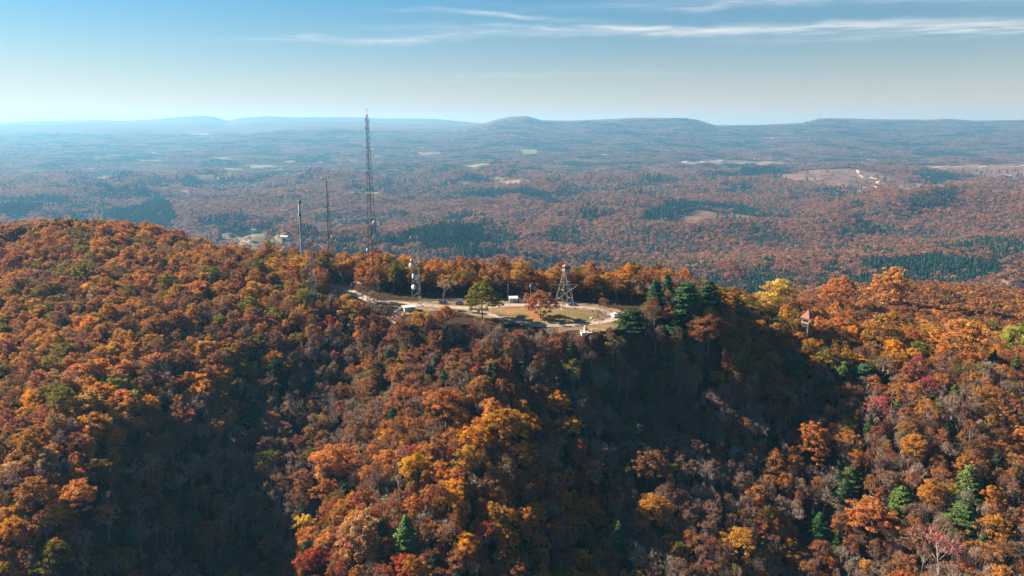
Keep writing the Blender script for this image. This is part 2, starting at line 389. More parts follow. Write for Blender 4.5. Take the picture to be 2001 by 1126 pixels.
# ------------------------------------------------------------------ the ground as one continuous polar grid out to the horizon
_front = np.radians(np.arange(-44, 44.01, 0.15)); _rest = np.radians(np.arange(49, 311.1, 5.0))
_ang = np.concatenate([_front, _rest]); _rad = np.concatenate([[0.01, 20, 40], 60 * 1.014 ** np.arange(0, 448)])
_rad = _rad[_rad < 20500]; NA, NR = len(_ang), len(_rad)
_rr, _aa = np.meshgrid(_rad, _ang, indexing='ij')
GX, GY = _rr * np.sin(_aa), _rr * np.cos(_aa); GZ = H(GX, GY)
LAND_MIN, LAND_MAX = float(GZ.min()), float(GZ.max())
def ring_mesh(name, i0, i1, mat, kindname):
    v = np.stack([GX[i0:i1 + 1], GY[i0:i1 + 1], GZ[i0:i1 + 1]], -1).reshape(-1, 3)
    n = i1 - i0; a = np.arange(n)[:, None] * NA; b = np.arange(NA)[None]; b2 = (b + 1) % NA
    f = np.stack([a + b, a + NA + b, a + NA + b2, a + b2], -1).reshape(-1, 4)[:, ::-1]
    me = np_mesh(name, v, f, mat, 4, smooth=True); o = bpy.data.objects.new(name, me); COL.objects.link(o)
    o['kind'] = 'structure'; return o
I1 = int(np.searchsorted(_rad, 1000)); I2 = int(np.searchsorted(_rad, 9500))
ring_mesh('hillside_ground', 0, I1, M_GROUND, 's'); ring_mesh('valley_floor', I1, I2, M_VALLEY, 's'); ring_mesh('mountains', I2, NR - 1, M_MOUNT, 's')
def land_z(x, y):
    """height of the ground MESH (bilinear on the polar grid), so that roads and fields lie on it"""
    r = np.hypot(x, y); a = np.arctan2(x, y)
    i = np.clip(np.searchsorted(_rad, r) - 1, 0, NR - 2); fa = (a - _front[0]) / R(0.15)
    j = np.clip(np.floor(fa).astype(int), 0, len(_front) - 2); tj = np.clip(fa - j, 0, 1); ti = (r - _rad[i]) / (_rad[i + 1] - _rad[i])
    return (GZ[i, j] * (1 - ti) * (1 - tj) + GZ[i + 1, j] * ti * (1 - tj) + GZ[i, j + 1] * (1 - ti) * tj + GZ[i + 1, j + 1] * ti * tj)
# ------------------------------------------------------------------ tree building
def tubes_np(segs, k=3):
    """segs: list of (p0, p1, r0, r1) -> verts, quad faces"""
    V = []; F = []
    for p0, p1, r0, r1 in segs:
        p0 = np.asarray(p0, float); p1 = np.asarray(p1, float); d = p1 - p0; n_ = np.linalg.norm(d)
        if n_ < 1e-5: continue
        d = d / n_; a = np.cross(d, [0.3, 0.9, 0.2]); a /= np.linalg.norm(a) + 1e-9; b = np.cross(d, a); n = len(V) * 1
        base = len(V)
        for p, r in ((p0, r0), (p1, r1)):
            for i in range(k):
                t = 2 * math.pi * i / k; V.append(p + (a * math.cos(t) + b * math.sin(t)) * r)
        for i in range(k): F.append((base + i, base + (i + 1) % k, base + k + (i + 1) % k, base + k + i))
    return np.array(V), np.array(F)
def leaf_quads(C, N, size, rng, aspect=1.4):
    """one small leaf-spray quad per centre C, facing N"""
    n = len(C); N = N / (np.linalg.norm(N, axis=1, keepdims=True) + 1e-9)
    h = rng.normal(size=(n, 3)); A = np.cross(N, h); A /= np.linalg.norm(A, axis=1, keepdims=True) + 1e-9; B = np.cross(N, A)
    s = (size * rng.uniform(0.6, 1.35, (n, 1))); a = A * s * aspect * 0.5; b = B * s * 0.5
    V = np.stack([C - a - b * 0.5, C + a * 0.2 - b, C + a + b * 0.4, C - a * 0.3 + b], 1).reshape(-1, 3)
    return V, np.arange(n * 4).reshape(n, 4)
def leaf_vars(n, rng, clump_id=None, nclump=1, lo=0.7, hi=1.3, hue=0.10):
    v = rng.uniform(lo, hi, (n, 1)) * np.ones((1, 3))
    v = v * (1 + rng.normal(0, hue, (n, 3)) * [0.5, 1.0, 0.8])
    if clump_id is not None:
        cv = rng.uniform(0.82, 1.18, (nclump, 1)) * (1 + rng.normal(0, 0.08, (nclump, 3)) * [0.4, 1.2, 0.6]); v = v * cv[clump_id]
    return np.clip(np.repeat(v, 4, 0), 0.2, 2.0)

def make_broadleaf(seed, Ht=16.0, Rc=5.0, tips=56, per=95, leaf=0.42, shape=0.33, clump=0.20, fill=1.0):
    rng = np.random.RandomState(seed); segs = []; tip = []
    top = 0.50 * Ht; bend = rng.normal(0, 0.35, 2)
    pts = [np.array([0, 0, -1.0]), np.array([bend[0] * 0.4, bend[1] * 0.4, 0.22 * Ht]), np.array([bend[0], bend[1], top])]
    r0 = 0.26
    segs.append((pts[0], pts[1], r0, r0 * 0.8)); segs.append((pts[1], pts[2], r0 * 0.8, r0 * 0.55))
    cz = Ht * (1 - shape); rz = Ht * shape; nl = 9
    lean = rng.normal(0, 0.10, 2)
    for i in range(nl):
        az_ = i * 2.4 + rng.uniform(-0.4, 0.4); t = rng.uniform(0.5, 1.0)
        s = pts[1] + (pts[2] - pts[1]) * t if i > 1 else pts[2]
        reach = 0.72 if i > 1 else 0.2
        e = np.array([math.cos(az_) * Rc * reach, math.sin(az_) * Rc * reach, cz + rz * (rng.uniform(-0.35, 0.35) if i > 1 else 0.6)])
        mid = (s + e) / 2 + np.array([0, 0, -0.4]) + rng.normal(0, 0.3, 3)
        segs.append((s, mid, 0.13, 0.09)); segs.append((mid, e, 0.09, 0.05))
        for k in range(4):
            a2 = az_ + rng.uniform(-0.75, 0.75); el_ = rng.uniform(-0.35, 1.45) if i > 1 else rng.uniform(0.5, 1.5)
            rr = rng.uniform(0.80, 1.08)
            p = np.array([math.cos(a2) * Rc * math.cos(el_) * rr, math.sin(a2) * Rc * math.cos(el_) * rr, cz + rz * math.sin(el_) * rr])
            segs.append((e if k % 2 else mid, p, 0.05, 0.02)); tip.append(p)
    while len(tip) < tips:
        th = rng.uniform(0, 2 * math.pi); el_ = math.asin(rng.uniform(-0.45, 1.0)); rr = rng.uniform(0.5, 1.15)
        tip.append(np.array([math.cos(th) * Rc * math.cos(el_) * rr, math.sin(th) * Rc * math.cos(el_) * rr, cz + rz * math.sin(el_) * rr]))
    tip = np.array(tip[:max(tips, 1)]); tip[:, :2] += lean * (tip[:, 2:] - top)
    # lobes: the outline swells and shrinks with direction
    an = np.arctan2(tip[:, 1], tip[:, 0]); ph = rng.uniform(0, 6.28, 3)
    sw = 1 + 0.20 * np.sin(2 * an + ph[0]) + 0.14 * np.sin(3 * an + ph[1]) + 0.10 * np.sin(5 * an + ph[2]); tip[:, :2] *= sw[:, None]
    ids = np.repeat(np.arange(len(tip)), per); n = len(ids)
    off = rng.normal(size=(n, 3)); off /= np.linalg.norm(off, axis=1, keepdims=True); off *= rng.uniform(0.15, 1.15, (n, 1)) ** 0.75
    cr = Rc * clump * rng.uniform(0.55, 1.6, len(tip)); off *= cr[ids][:, None] * np.array([1.1, 1.1, 0.75])
    off[:, 2] = np.where(off[:, 2] < 0, off[:, 2] * 0.6, off[:, 2])
    C = tip[ids] + off; keep = rng.uniform(size=n) < fill; C, off, ids = C[keep], off[keep], ids[keep]
    N = off / (Rc * clump) + rng.normal(0, 0.45, C.shape) + [0, 0, 0.3]
    V, F = leaf_quads(C, N, leaf, rng); return (V, F, leaf_vars(len(C), rng, ids, len(tip))), tubes_np(segs)

def make_bare(seed, Ht=15.0, leaves=350, spread=0.42):
    rng = np.random.RandomState(seed); segs = []; tw = []
    def grow(p, d, ln, r, lv):
        e = p + d * ln; segs.append((p, e, r, r * 0.68))
        if lv == 0: tw.append((e, d)); return
        nb = 3 if lv > 1 else 3
        for k in range(nb):
            q = rng.normal(0, spread, 3); nd = d + q + [0, 0, 0.12]; nd /= np.linalg.norm(nd)
            grow(e if k < 2 else p + d * ln * rng.uniform(0.5, 0.95), nd, ln * rng.uniform(0.58, 0.86), r * 0.62, lv - 1)
    grow(np.array([0, 0, -1.0]), np.array([rng.normal(0, .04), rng.normal(0, .04), 1.0]), Ht * 0.36, 0.21, 4)
    TC = []; TD = []
    for e, d in tw:
        for k in range(9):
            q = d + rng.normal(0, 0.55, 3) + [0, 0, 0.25]; q /= np.linalg.norm(q); ln = rng.uniform(0.7, 1.7)
            TC.append(e + rng.normal(0, 0.25, 3)); TD.append(q * ln)
    TC, TD = np.array(TC), np.array(TD); S = np.cross(TD, rng.normal(size=TD.shape)); S /= np.linalg.norm(S, axis=1, keepdims=True); S *= 0.035
    m = len(TC); TV = np.stack([TC - S, TC + S, TC + TD + S * 0.3, TC + TD - S * 0.3], 1).reshape(-1, 3)
    V, F = tubes_np(segs)
    V = np.concatenate([V, TV]); F = np.concatenate([F, np.arange(m * 4).reshape(m, 4) + (len(V) - m * 4)])
    i = rng.randint(0, m, leaves); C = TC[i] + TD[i] * rng.uniform(0, 1, (leaves, 1)); LV, LF = leaf_quads(C, rng.normal(size=(leaves, 3)) + [0, 0, .4], 0.34, rng)
    return (LV, LF, leaf_vars(leaves, rng)), (V, F)

def make_pine(seed, Ht=17.0, Rb=3.9, full=0.8):
    rng = np.random.RandomState(seed); segs = [(np.array([0, 0, -1.0]), np.array([0, 0, Ht * 0.6]), 0.24, 0.14), (np.array([0, 0, Ht * 0.6]), np.array([0, 0, Ht]), 0.14, 0.03)]
    C = []; D = []; ids = []; b = 0; z = Ht * 0.14
    while z < Ht - 0.3:
        f = z / Ht; rad = Rb * (min(1.0, (1 - f) / 0.72) ** full) * (0.75 + 0.25 * min(1, f / 0.3)) * rng.uniform(0.78, 1.14)
        nb = rng.randint(5, 8); a0 = rng.uniform(0, 6.28)
        for k in range(nb):
            a = a0 + k * 2 * math.pi / nb + rng.uniform(-0.25, 0.25); rl = max(0.35, rad * rng.uniform(0.5, 1.2)); rise = rng.uniform(-0.05, 0.35) + f * 0.35
            d = np.array([math.cos(a), math.sin(a), rise]); p0 = np.array([0, 0, z])
            if rl > 1.0: segs.append((p0, p0 + d * rl * 0.9, 0.045, 0.015))
            n = int(10 + rl * 20)
            t = rng.uniform(0.12, 1.0, n) ** 0.7; side = np.array([-math.sin(a), math.cos(a), 0]); wv = (0.22 + 0.30 * rl) * np.sin(np.clip(t, 0, 1) * 2.6)
            c = p0 + d * (t * rl)[:, None] + side * (rng.uniform(-1, 1, n) * wv)[:, None] + rng.normal(0, 0.16, (n, 3)); c[:, 2] -= 0.10 * rl * t ** 2
            C.append(c); D.append(np.array([0, 0, 1.0]) * 0.7 + d * 0.5 + rng.normal(0, 0.5, (n, 3))); ids += [b] * n; b += 1
        z += rng.uniform(0.42, 0.72)
    C = np.concatenate(C); D = np.concatenate(D); V, F = leaf_quads(C, D, 0.36, rng, 1.8)
    return (V, F, leaf_vars(len(C), rng, np.array(ids), b, 0.65, 1.35, 0.06)), tubes_np(segs)

def make_lowtree(seed, kind):
    """a tree as it is needed from half a mile off: the same habit, fewer and larger sprays"""
    if kind == 'pine':
        rng = np.random.RandomState(seed); n = 150; t = rng.uniform(0, 1, n) ** 1.3; a = rng.uniform(0, 6.28, n); Ht = 17.0; rad = 3.6 * (1 - t) ** 0.8 * rng.uniform(0.6, 1.05, n)
        C = np.stack([np.cos(a) * rad, np.sin(a) * rad, 3 + t * (Ht - 3)], -1); N = np.stack([np.cos(a), np.sin(a), 0.7 + 0 * a], -1) + rng.normal(0, .3, (n, 3))
        V, F = leaf_quads(C, N, 1.6, rng, 1.5); return V, F, leaf_vars(n, rng, None, 1, .75, 1.25, .05)
    if kind == 'bare':
        rng = np.random.RandomState(seed); n = 120; C = rng.normal(size=(n, 3)); C /= np.linalg.norm(C, axis=1, keepdims=True); C *= rng.uniform(0.5, 1, (n, 1)) * [4.2, 4.2, 4.5]; C[:, 2] += 10
        V, F = leaf_quads(C, rng.normal(size=(n, 3)) + [0, 0, .3], 0.85, rng, 1.6); return V, F, leaf_vars(n, rng, None, 1, .75, 1.25, .05)
    (V, F, c), _ = make_broadleaf(seed, tips=22, per=11, leaf=1.35, clump=0.27); return V, F, c
def leaf_mesh(name, t, mat): return np_mesh(name, t[0], t[1], mat, 4, color=t[2])

# kinds of near tree; lists of (crown mesh, trunk mesh)
KINDS = []      # index -> dict(type, crown, trunk, dia, ht)
def add_kind(typ, gen, matl, matb, dia, ht):
    lf, wood = gen; KINDS.append(dict(type=typ, crown=leaf_mesh('crown', lf, matl), trunk=np_mesh('trunk', wood[0], wood[1], matb, 4), dia=dia, ht=ht))
for s in range(8):
    hts = (16, 17.5, 15, 16, 18, 14.5, 17, 15.5)[s]; rc = (5.0, 4.6, 5.5, 4.8, 5.0, 5.2, 4.2, 5.9)[s]
    add_kind('broad', make_broadleaf(100 + s, hts, rc, tips=100 + 7 * s, per=84, leaf=0.28, clump=(.145, .165, .12, .15, .13, .17, .14, .125)[s], shape=(.33, .38, .30, .35, .40, .31, .43, .27)[s]), M_LEAF, M_BARK, rc * 2, hts)
for s in range(2): add_kind('full', make_broadleaf(250 + s, 11.5, 5.2, tips=110, per=62, leaf=.36, shape=.46, clump=.16), M_LEAF, M_BARK, 10.4, 11.5)
for s in range(3): add_kind('thin', make_broadleaf(200 + s, 16, 4.6, tips=60, per=66, leaf=0.26, clump=0.17, shape=.36, fill=0.75), M_LEAF, M_TWIG, 9.2, 16)
for s in range(3): add_kind('bare', make_bare(300 + s, 15, (500, 250, 700)[s]), M_LEAF, M_TWIG, 8.0, 14)
for s in range(3): add_kind('pine', make_pine(400 + s, (17, 18.5, 15)[s], (3.9, 3.6, 4.3)[s], (.62, .75, .5)[s]), M_NEEDLE, M_BARK, 8.0, 17)
IDX = {t: [i for i, k in enumerate(KINDS) if k['type'] == t] for t in ('broad', 'full', 'thin', 'bare', 'pine')}
# ------------------------------------------------------------------ the forest
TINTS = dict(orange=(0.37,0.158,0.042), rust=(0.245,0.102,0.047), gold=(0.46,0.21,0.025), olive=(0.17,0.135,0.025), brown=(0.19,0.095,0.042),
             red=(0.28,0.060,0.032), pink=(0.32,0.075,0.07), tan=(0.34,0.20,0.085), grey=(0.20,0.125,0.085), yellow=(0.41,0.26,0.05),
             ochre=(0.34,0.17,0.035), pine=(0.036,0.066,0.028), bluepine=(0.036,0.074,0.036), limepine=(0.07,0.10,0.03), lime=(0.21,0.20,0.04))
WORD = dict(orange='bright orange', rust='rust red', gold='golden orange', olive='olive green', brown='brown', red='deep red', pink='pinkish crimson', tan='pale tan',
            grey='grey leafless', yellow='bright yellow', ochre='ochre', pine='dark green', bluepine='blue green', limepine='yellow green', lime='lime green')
# zone -> list of (weight, type, tint)
Z = {
 'hill': [(25,'broad','orange'),(17,'broad','rust'),(22,'broad','ochre'),(15,'broad','brown'),(17,'broad','olive'),(3,'broad','gold'),(9,'thin','brown'),(8,'thin','rust'),(4,'thin','ochre'),(2,'bare','grey'),(1,'pine','pine'),(1,'broad','tan'),(1,'broad','red')],
 'hill_low': [(8,'thin','orange'),(6,'bare','grey'),(20,'broad','orange'),(14,'broad','rust'),(18,'broad','gold'),(10,'broad','ochre'),(10,'broad','brown'),(7,'broad','olive'),(5,'broad','tan'),(8,'thin','brown'),(4,'bare','grey'),(2,'pine','pine'),(1,'broad','lime'),(1,'broad','red')],
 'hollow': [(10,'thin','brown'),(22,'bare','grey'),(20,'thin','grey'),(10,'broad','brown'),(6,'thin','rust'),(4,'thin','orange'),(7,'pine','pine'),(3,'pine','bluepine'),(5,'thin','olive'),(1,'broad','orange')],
 'spur_top': [(14,'thin','brown'),(20,'bare','grey'),(9,'thin','rust'),(10,'broad','brown'),(4,'broad','rust'),(5,'thin','orange'),(3,'thin','red'),(4,'pine','pine'),(5,'broad','ochre'),(8,'thin','grey')],
 'spur': [(7,'bare','grey'),(7,'thin','brown'),(15,'broad','orange'),(15,'broad','gold'),(14,'broad','rust'),(6,'thin','red'),(9,'thin','orange'),(10,'thin','rust'),(9,'thin','brown'),(9,'bare','grey'),(5,'pine','pine'),(4,'broad','olive'),(5,'broad','ochre'),(1,'thin','pink')],
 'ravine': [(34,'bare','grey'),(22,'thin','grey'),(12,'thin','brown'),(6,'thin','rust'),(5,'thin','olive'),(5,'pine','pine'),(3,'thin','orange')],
 'right': [(26,'bare','grey'),(7,'broad','ochre'),(4,'thin','olive'),(11,'thin','rust'),(10,'thin','brown'),(10,'thin','grey'),(8,'thin','orange'),(7,'broad','rust'),(5,'broad','orange'),(5,'broad','brown'),(8,'pine','pine'),(4,'pine','limepine'),(1,'thin','pink'),(3,'thin','ochre')],
 'right_top': [(12,'broad','orange'),(18,'broad','ochre'),(16,'broad','olive'),(7,'broad','rust'),(12,'broad','gold'),(10,'broad','brown'),(4,'pine','pine'),(8,'thin','brown'),(4,'bare','grey'),(2,'broad','yellow')],
 'bench': [(14,'thin','brown'),(24,'broad','orange'),(26,'broad','rust'),(12,'broad','ochre'),(16,'broad','brown'),(14,'thin','rust'),(3,'broad','gold'),(4,'broad','olive')],
 'back': [(22,'broad','ochre'),(22,'broad','orange'),(18,'broad','brown'),(14,'broad','rust'),(14,'broad','olive'),(4,'broad','gold')],
}
def zone(u, v, Y):
    if Y > 372 and u > 660 and v < 600 and u < 1340: return 'back'
    if u > 1400 and v < 640 and Y > 400: return 'bench'
    if u > 1380 and v < 740 - 0.05 * (u - 1380): return 'right_top'
    if v < 640 and u < 1380: return 'hill' if u < 640 else 'spur_top'
    # edges of the hollow and of the ravine
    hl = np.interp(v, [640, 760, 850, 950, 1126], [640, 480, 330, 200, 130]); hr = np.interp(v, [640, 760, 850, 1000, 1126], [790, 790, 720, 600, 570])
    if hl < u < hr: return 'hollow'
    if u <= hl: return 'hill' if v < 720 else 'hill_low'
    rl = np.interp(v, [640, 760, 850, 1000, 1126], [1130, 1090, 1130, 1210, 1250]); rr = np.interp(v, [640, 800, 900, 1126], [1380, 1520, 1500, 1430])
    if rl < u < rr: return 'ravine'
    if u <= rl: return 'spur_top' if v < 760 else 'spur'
    return 'right'

def inpoly(px, py, poly):
    px = np.asarray(px, float); py = np.asarray(py, float); c = np.zeros(px.shape, bool); n = len(poly)
    for i in range(n):
        x1, y1 = poly[i]; x2, y2 = poly[(i + 1) % n]
        if y1 == y2: continue
        hit = ((y1 > py) != (y2 > py)) & (px < (x2 - x1) * (py - y1) / (y2 - y1) + x1); c ^= hit
    return c
# the cleared hilltop, as polygons of the photograph that no tree in front may cover
OPEN_UV = [[(738,588),(800,590),(900,590),(930,588),(985,574),(1030,574),(1130,584),(1222,604),(1222,630),(1165,644),(1130,650),(1078,642),(975,626),(915,612),(880,598),(800,608),(790,616),(760,613),(742,602)],
           [(640,553),(685,558),(682,572),(652,578)],
           [(600,478),(625,478),(627,592),(600,592)]]
def surface_at(u, v, off):
    """ground point under a thing whose middle, off metres up, stands at (u, v)"""
    Y = np.geomspace(150, 1500, 1500); d = ray(u, v); t = Y / d[1]
    g = H(d[0] * t, Y) + off - (CAMZ + d[2] * t); i = int(np.argmax(g > 0)); Yr = Y[i]; t = Yr / d[1]; x = d[0] * t
    return x, Yr, H1(x, Yr)

trees = []   # (x, y, z, kind index, rot, sx, sz, tint name, special label or None, u, v, px)
SPECIAL = [ # u, v of the crown's middle, type, tint, crown width in px, height factor, label
 (942,586,'full','olive',68,1.35,'large olive green oak standing by itself at the edge of the hilltop loop road'),
 (1056,603,'full','rust',58,0.72,'small rust orange tree in front of the grassy mound inside the loop'),
 (1280,592,'pine','bluepine',52,0.95,'blue green pine nearer the clearing, beside the tallest pine'),
 (1342,592,'pine','bluepine',62,1.25,'tallest and broadest blue green pine on the ridge crest'),
 (1304,572,'pine','bluepine',30,1.1,'slim pine tip rising between the two large ridge pines'),
 (1385,592,'pine','pine',52,1.1,'shaded pine on the dark side of the tallest ridge pine'),
 (1235,628,'pine','pine',62,0.7,'low spreading pine next to the white van'),
 (1320,640,'pine','bluepine',34,0.6,'young pine below the tallest ridge pine'),
 (1306,618,'broad','rust',28,0.7,'small coral red tree among the ridge pines'),
 (1515,608,'broad','yellow',56,0.85,'bright yellow tree beside the red roofed lookout, the yellowest of all'),
 (1462,606,'broad','olive',52,1.0,'olive and yellow tree just below the ridge, before the bright yellow tree'),
 (1435,568,'broad','rust',44,1.0,'rust orange tree on the skyline of the ridge above the yellow tree'),
 (1385,664,'broad','brown',72,0.9,'wide light brown oak spreading below the tall pines'),
 (1755,655,'broad','orange',40,1.0,'small bright orange crown above the tan oak on the upper slope'),
 (1722,670,'broad','ochre',60,1.0,'tan ochre oak next to the small bright orange crown'),
 (1885,700,'broad','orange',86,1.05,'very large spreading orange oak near the frame side of the upper slope'),
 (1990,690,'broad','lime',56,1.0,'yellow green tree cut by the frame edge beside the large orange oak'),
 (1735,610,'broad','ochre',60,1.0,'yellow olive tree on the ridge beyond the lookout'),
 (1630,600,'broad','orange',54,1.0,'bright orange tree close behind the red roofed lookout'),
 (1555,725,'pine','pine',42,1.0,'dark pine half way down the slope below the lookout'),
 (1610,700,'pine','pine',36,0.9,'dark narrow pine straight below the lookout'),
 (1648,745,'pine','limepine',50,0.8,'yellow green pine touching the emerald pine below the lookout'),
 (1690,740,'pine','bluepine',56,0.9,'emerald pine with an orange sapling in front of it'),
 (1692,752,'broad','orange',26,0.6,'orange sapling in front of the emerald pine'),
 (1718,800,'thin','pink',40,0.9,'crimson pink tree standing out among grey bare trees'),
 (1805,772,'thin','pink',44,0.8,'faded pink tree up slope of the crimson pink tree'),
 (1838,1108,'bare','pink',58,0.8,'crimson sapling at the lower frame edge below the yellow green pines'),
 (1760,985,'pine','limepine',44,0.9,'yellow green pine beside the big one on the lower slope'),
 (1880,1020,'pine','limepine',54,1.0,'big bushy yellow green pine on the lower slope'),
 (1890,962,'pine','limepine',60,0.9,'yellow green pine touched by a golden maple, up slope of the bushy one'),
 (1865,955,'broad','yellow',26,0.7,'small golden yellow maple against a yellow green pine'),
 (1660,935,'pine','limepine',34,0.8,'upper one of two slim yellow green pines amid bare trees'),
 (1648,975,'pine','pine',42,0.8,'lower one of two slim green pines amid bare trees'),
 (1600,1040,'pine','pine',44,0.8,'flat green pine near the bottom among rust trees'),
 (1190,775,'pine','pine',44,0.9,'solitary round pine at the dark ravine edge'),
 (1268,760,'pine','limepine',36,0.8,'olive pine in the shaded wood below the statue'),
 (1024,725,'pine','bluepine',34,0.9,'lone blue green pine on the bare upper spur'),
 (1115,700,'pine','limepine',28,0.7,'little olive pine high on the spur under the statue'),
 (850,728,'pine','limepine',36,0.9,'upper pine of the slanting pair on the spur'),
 (836,752,'pine','limepine',32,0.8,'lower bright pine of the slanting pair on the spur'),
 (540,735,'pine','pine',40,1.0,'dark pine at the upper rim of the shadowed hollow'),
 (598,772,'pine','bluepine',34,0.8,'lighter pine lit at its tip inside the shadowed hollow'),
 (496,820,'pine','pine',42,0.9,'dark pine at the hillside edge of the hollow'),
 (768,830,'pine','pine',26,0.9,'thin dark pine between hollow and sunlit spur'),
 (890,930,'pine','pine',30,0.7,'small vivid pine tucked under golden crowns on the spur'),
 (675,975,'pine','pine',34,0.8,'round pine beside an orange crown on the lower spur'),
 (795,1070,'pine','limepine',60,1.0,'broad yellow green pine near the bottom of the spur'),
 (748,1060,'pine','pine',42,0.9,'dark layered pine near the bottom of the spur'),
 (705,1075,'broad','tan',74,1.0,'pale golden tan oak near the bottom of the spur'),
 (620,1100,'broad','red',56,0.9,'flame red orange tree at the bottom frame edge of the spur'),
 (800,1112,'broad','red',60,0.7,'dark red tree below the broad yellow green pine'),
 (942,1096,'thin','pink',24,0.7,'small vivid crimson tree at the bottom of the spur'),
 (880,975,'broad','gold',56,1.0,'golden orange tree in the middle of the lower spur'),
 (812,915,'broad','gold',50,1.0,'vivid orange tree on the sunny flank of the spur'),
 (990,850,'broad','gold',74,1.0,'wide golden oak crowning the sunlit spur'),
 (925,870,'broad','gold',60,1.0,'golden oak at the side of the wide golden oak'),
 (870,815,'broad','orange',72,0.9,'orange oak up slope of the golden oaks on the spur'),
 (1040,1010,'broad','gold',54,0.9,'yellow gold tree at the ravine side of the lower spur'),
 (1265,925,'broad','brown',60,1.0,'light brown crown rising alone from the dark ravine'),
 (1440,1065,'broad','ochre',64,1.0,'ochre yellow tree at the ravine foot'),
 (1275,1010,'broad','ochre',70,1.0,'ochre tree deep in the lower ravine'),
 (1590,885,'broad','orange',56,1.0,'orange oak among bare trees on the far flank of the ravine'),
 (1700,1030,'broad','orange',78,1.0,'large leafy orange oak on the lower slope amid grey trees'),
 (595,1030,'broad','yellow',36,0.9,'little yellow crown catching light at the hollow mouth'),
 (660,925,'broad','orange',74,1.0,'orange crown at the upper end of the lower spur'),
 (150,975,'broad','orange',58,1.0,'orange crown standing out where the hillside falls into shadow'),
 (1572,634,'full','brown',34,1.25,'dull brown tree hiding the legs of the red roofed lookout'),
 (1598,628,'full','rust',34,1.3,'rust tree crowding the lookout on its shaded side'),
 (1552,626,'full','ochre',30,1.2,'ochre tree between the bright yellow tree and the lookout'),
 (427,640,'broad','lime',26,0.8,'small yellow green tree on the orange hillside'),
 (245,780,'thin','pink',34,0.7,'crimson tree on the orange hillside between small pines'),
 (206,770,'pine','pine',30,0.7,'small dark pine by the crimson tree on the hillside'),
 (350,742,'pine','pine',30,0.7,'small pine on the orange hillside above the hollow'),
 (130,650,'pine','pine',24,0.8,'narrow dark pine high on the orange hillside'),
 (165,545,'broad','olive',34,0.9,'rounded olive tree high on the hillside'),
 (155,470,'full','brown',34,1.0,'dark rounded crown on the crest of the far hillside'),
 (1172,630,'bare','grey',30,0.55,'little leafless tree beside the gravel loop near the white van'),
 (1180,597,'thin','brown',24,0.5,'small dull brown tree against the dark wood by the road bend'),
 (866,573,'bare','tan',30,0.5,'thin tan shrub tree by the road next to the dish mast'),
 (760,672,'full','brown',36,0.8,'brown crown under the road cutting'),
 (872,614,'full','orange',34,0.8,'bright orange tree poking above the road edge between mast and oak'),
 (820,626,'full','ochre',32,0.8,'ochre orange tree before the white slab roof'),
 (690,606,'full','ochre',46,1.0,'wide ochre and brown oak at the foot of the tallest mast'),
 (650,480+20,'thin','rust',40,0.9,'rusty tree on the skyline behind the slim mast'),
 (337,455,'thin','tan',26,1.0,'thin tan tree alone on the far crest'),
 (270,448,'bare','grey',30,1.0,'leafless tree on the far crest'),
 (296,450,'bare','grey',24,1.0,'slim leafless tree on the far crest'),
 (430,474,'bare','grey',24,0.9,'leafless tree on the crest before the pale field'),
]
rs = np.random.RandomState(11)
def add_tree(x, y, z, typ, tint, wpx=None, hf=None, label=None):
    k = IDX[typ][rs.randint(len(IDX[typ]))]; kd = KINDS[k]
    if wpx is None:
        s = (0.44 + 0.56 * rs.uniform() ** 1.5) * (0.95 if typ == 'pine' else 1.0); sz = max(0.66, s) * rs.uniform(0.88, 1.12) if typ != 'pine' else s * rs.uniform(0.9, 1.25)
        if typ in ('bare', 'thin'): sz = max(sz, 0.85)
    else:
        dist = math.hypot(math.hypot(x, y), z + 10 - CAMZ); s = wpx * dist / FPX / kd['dia']; sz = max(hf * (1.0 if s < 1.3 else 1.1), 0.8 * s if typ != 'pine' else 0)
    sz *= 1.0
    u, v, dep = project(x, y, z + kd['ht'] * sz * 0.7)
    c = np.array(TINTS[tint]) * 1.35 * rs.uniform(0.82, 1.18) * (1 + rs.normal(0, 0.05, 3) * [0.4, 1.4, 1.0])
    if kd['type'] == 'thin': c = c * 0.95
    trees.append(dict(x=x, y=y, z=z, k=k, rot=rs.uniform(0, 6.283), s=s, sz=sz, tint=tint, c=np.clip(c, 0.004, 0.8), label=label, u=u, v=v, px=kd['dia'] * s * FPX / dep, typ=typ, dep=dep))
sp_xy = []
for (u, v, typ, tint, w, hf, lab) in SPECIAL:
    kd = KINDS[IDX[typ][0]]; x, y, z = surface_at(u, v, kd['ht'] * hf * (0.62 if typ != 'pine' else 0.5))
    add_tree(x, y, z, typ, tint, w, hf, lab); sp_xy.append((x, y, w * math.hypot(x, y) / FPX * 0.5))
sp_xy = np.array(sp_xy)
# the rest of the wood: a jittered grid of stems
step = 4.85
gx, gy = np.meshgrid(np.arange(-620, 620, step), np.arange(128, 900, step))
gx = gx + rs.uniform(-0.48, 0.48, gx.shape) * step; gy = gy + rs.uniform(-0.48, 0.48, gy.shape) * step
gx, gy = gx.ravel(), gy.ravel()
_ex = rs.uniform(-70, 110, 520); _ey = rs.uniform(292, 336, 520)      # the steep bank under the clearing carries as many stems per slope metre
gx = np.concatenate([gx, _ex]); gy = np.concatenate([gy, _ey])
m = (np.abs(gx) < 0.76 * gy + 45); gx, gy = gx[m], gy[m]
gz = H(gx, gy)
d = np.min(np.hypot(gx[:, None] - sp_xy[None, :, 0], gy[:, None] - sp_xy[None, :, 1]) - sp_xy[None, :, 2] * 0.8 - 1.2, 1) > 0
gx, gy, gz = gx[d], gy[d], gz[d]
def seg_d(x, y, ax, ay, bx, by):
    dx, dy = bx - ax, by - ay; t = np.clip(((x - ax) * dx + (y - ay) * dy) / (dx * dx + dy * dy), 0, 1); return np.hypot(x - ax - t * dx, y - ay - t * dy)
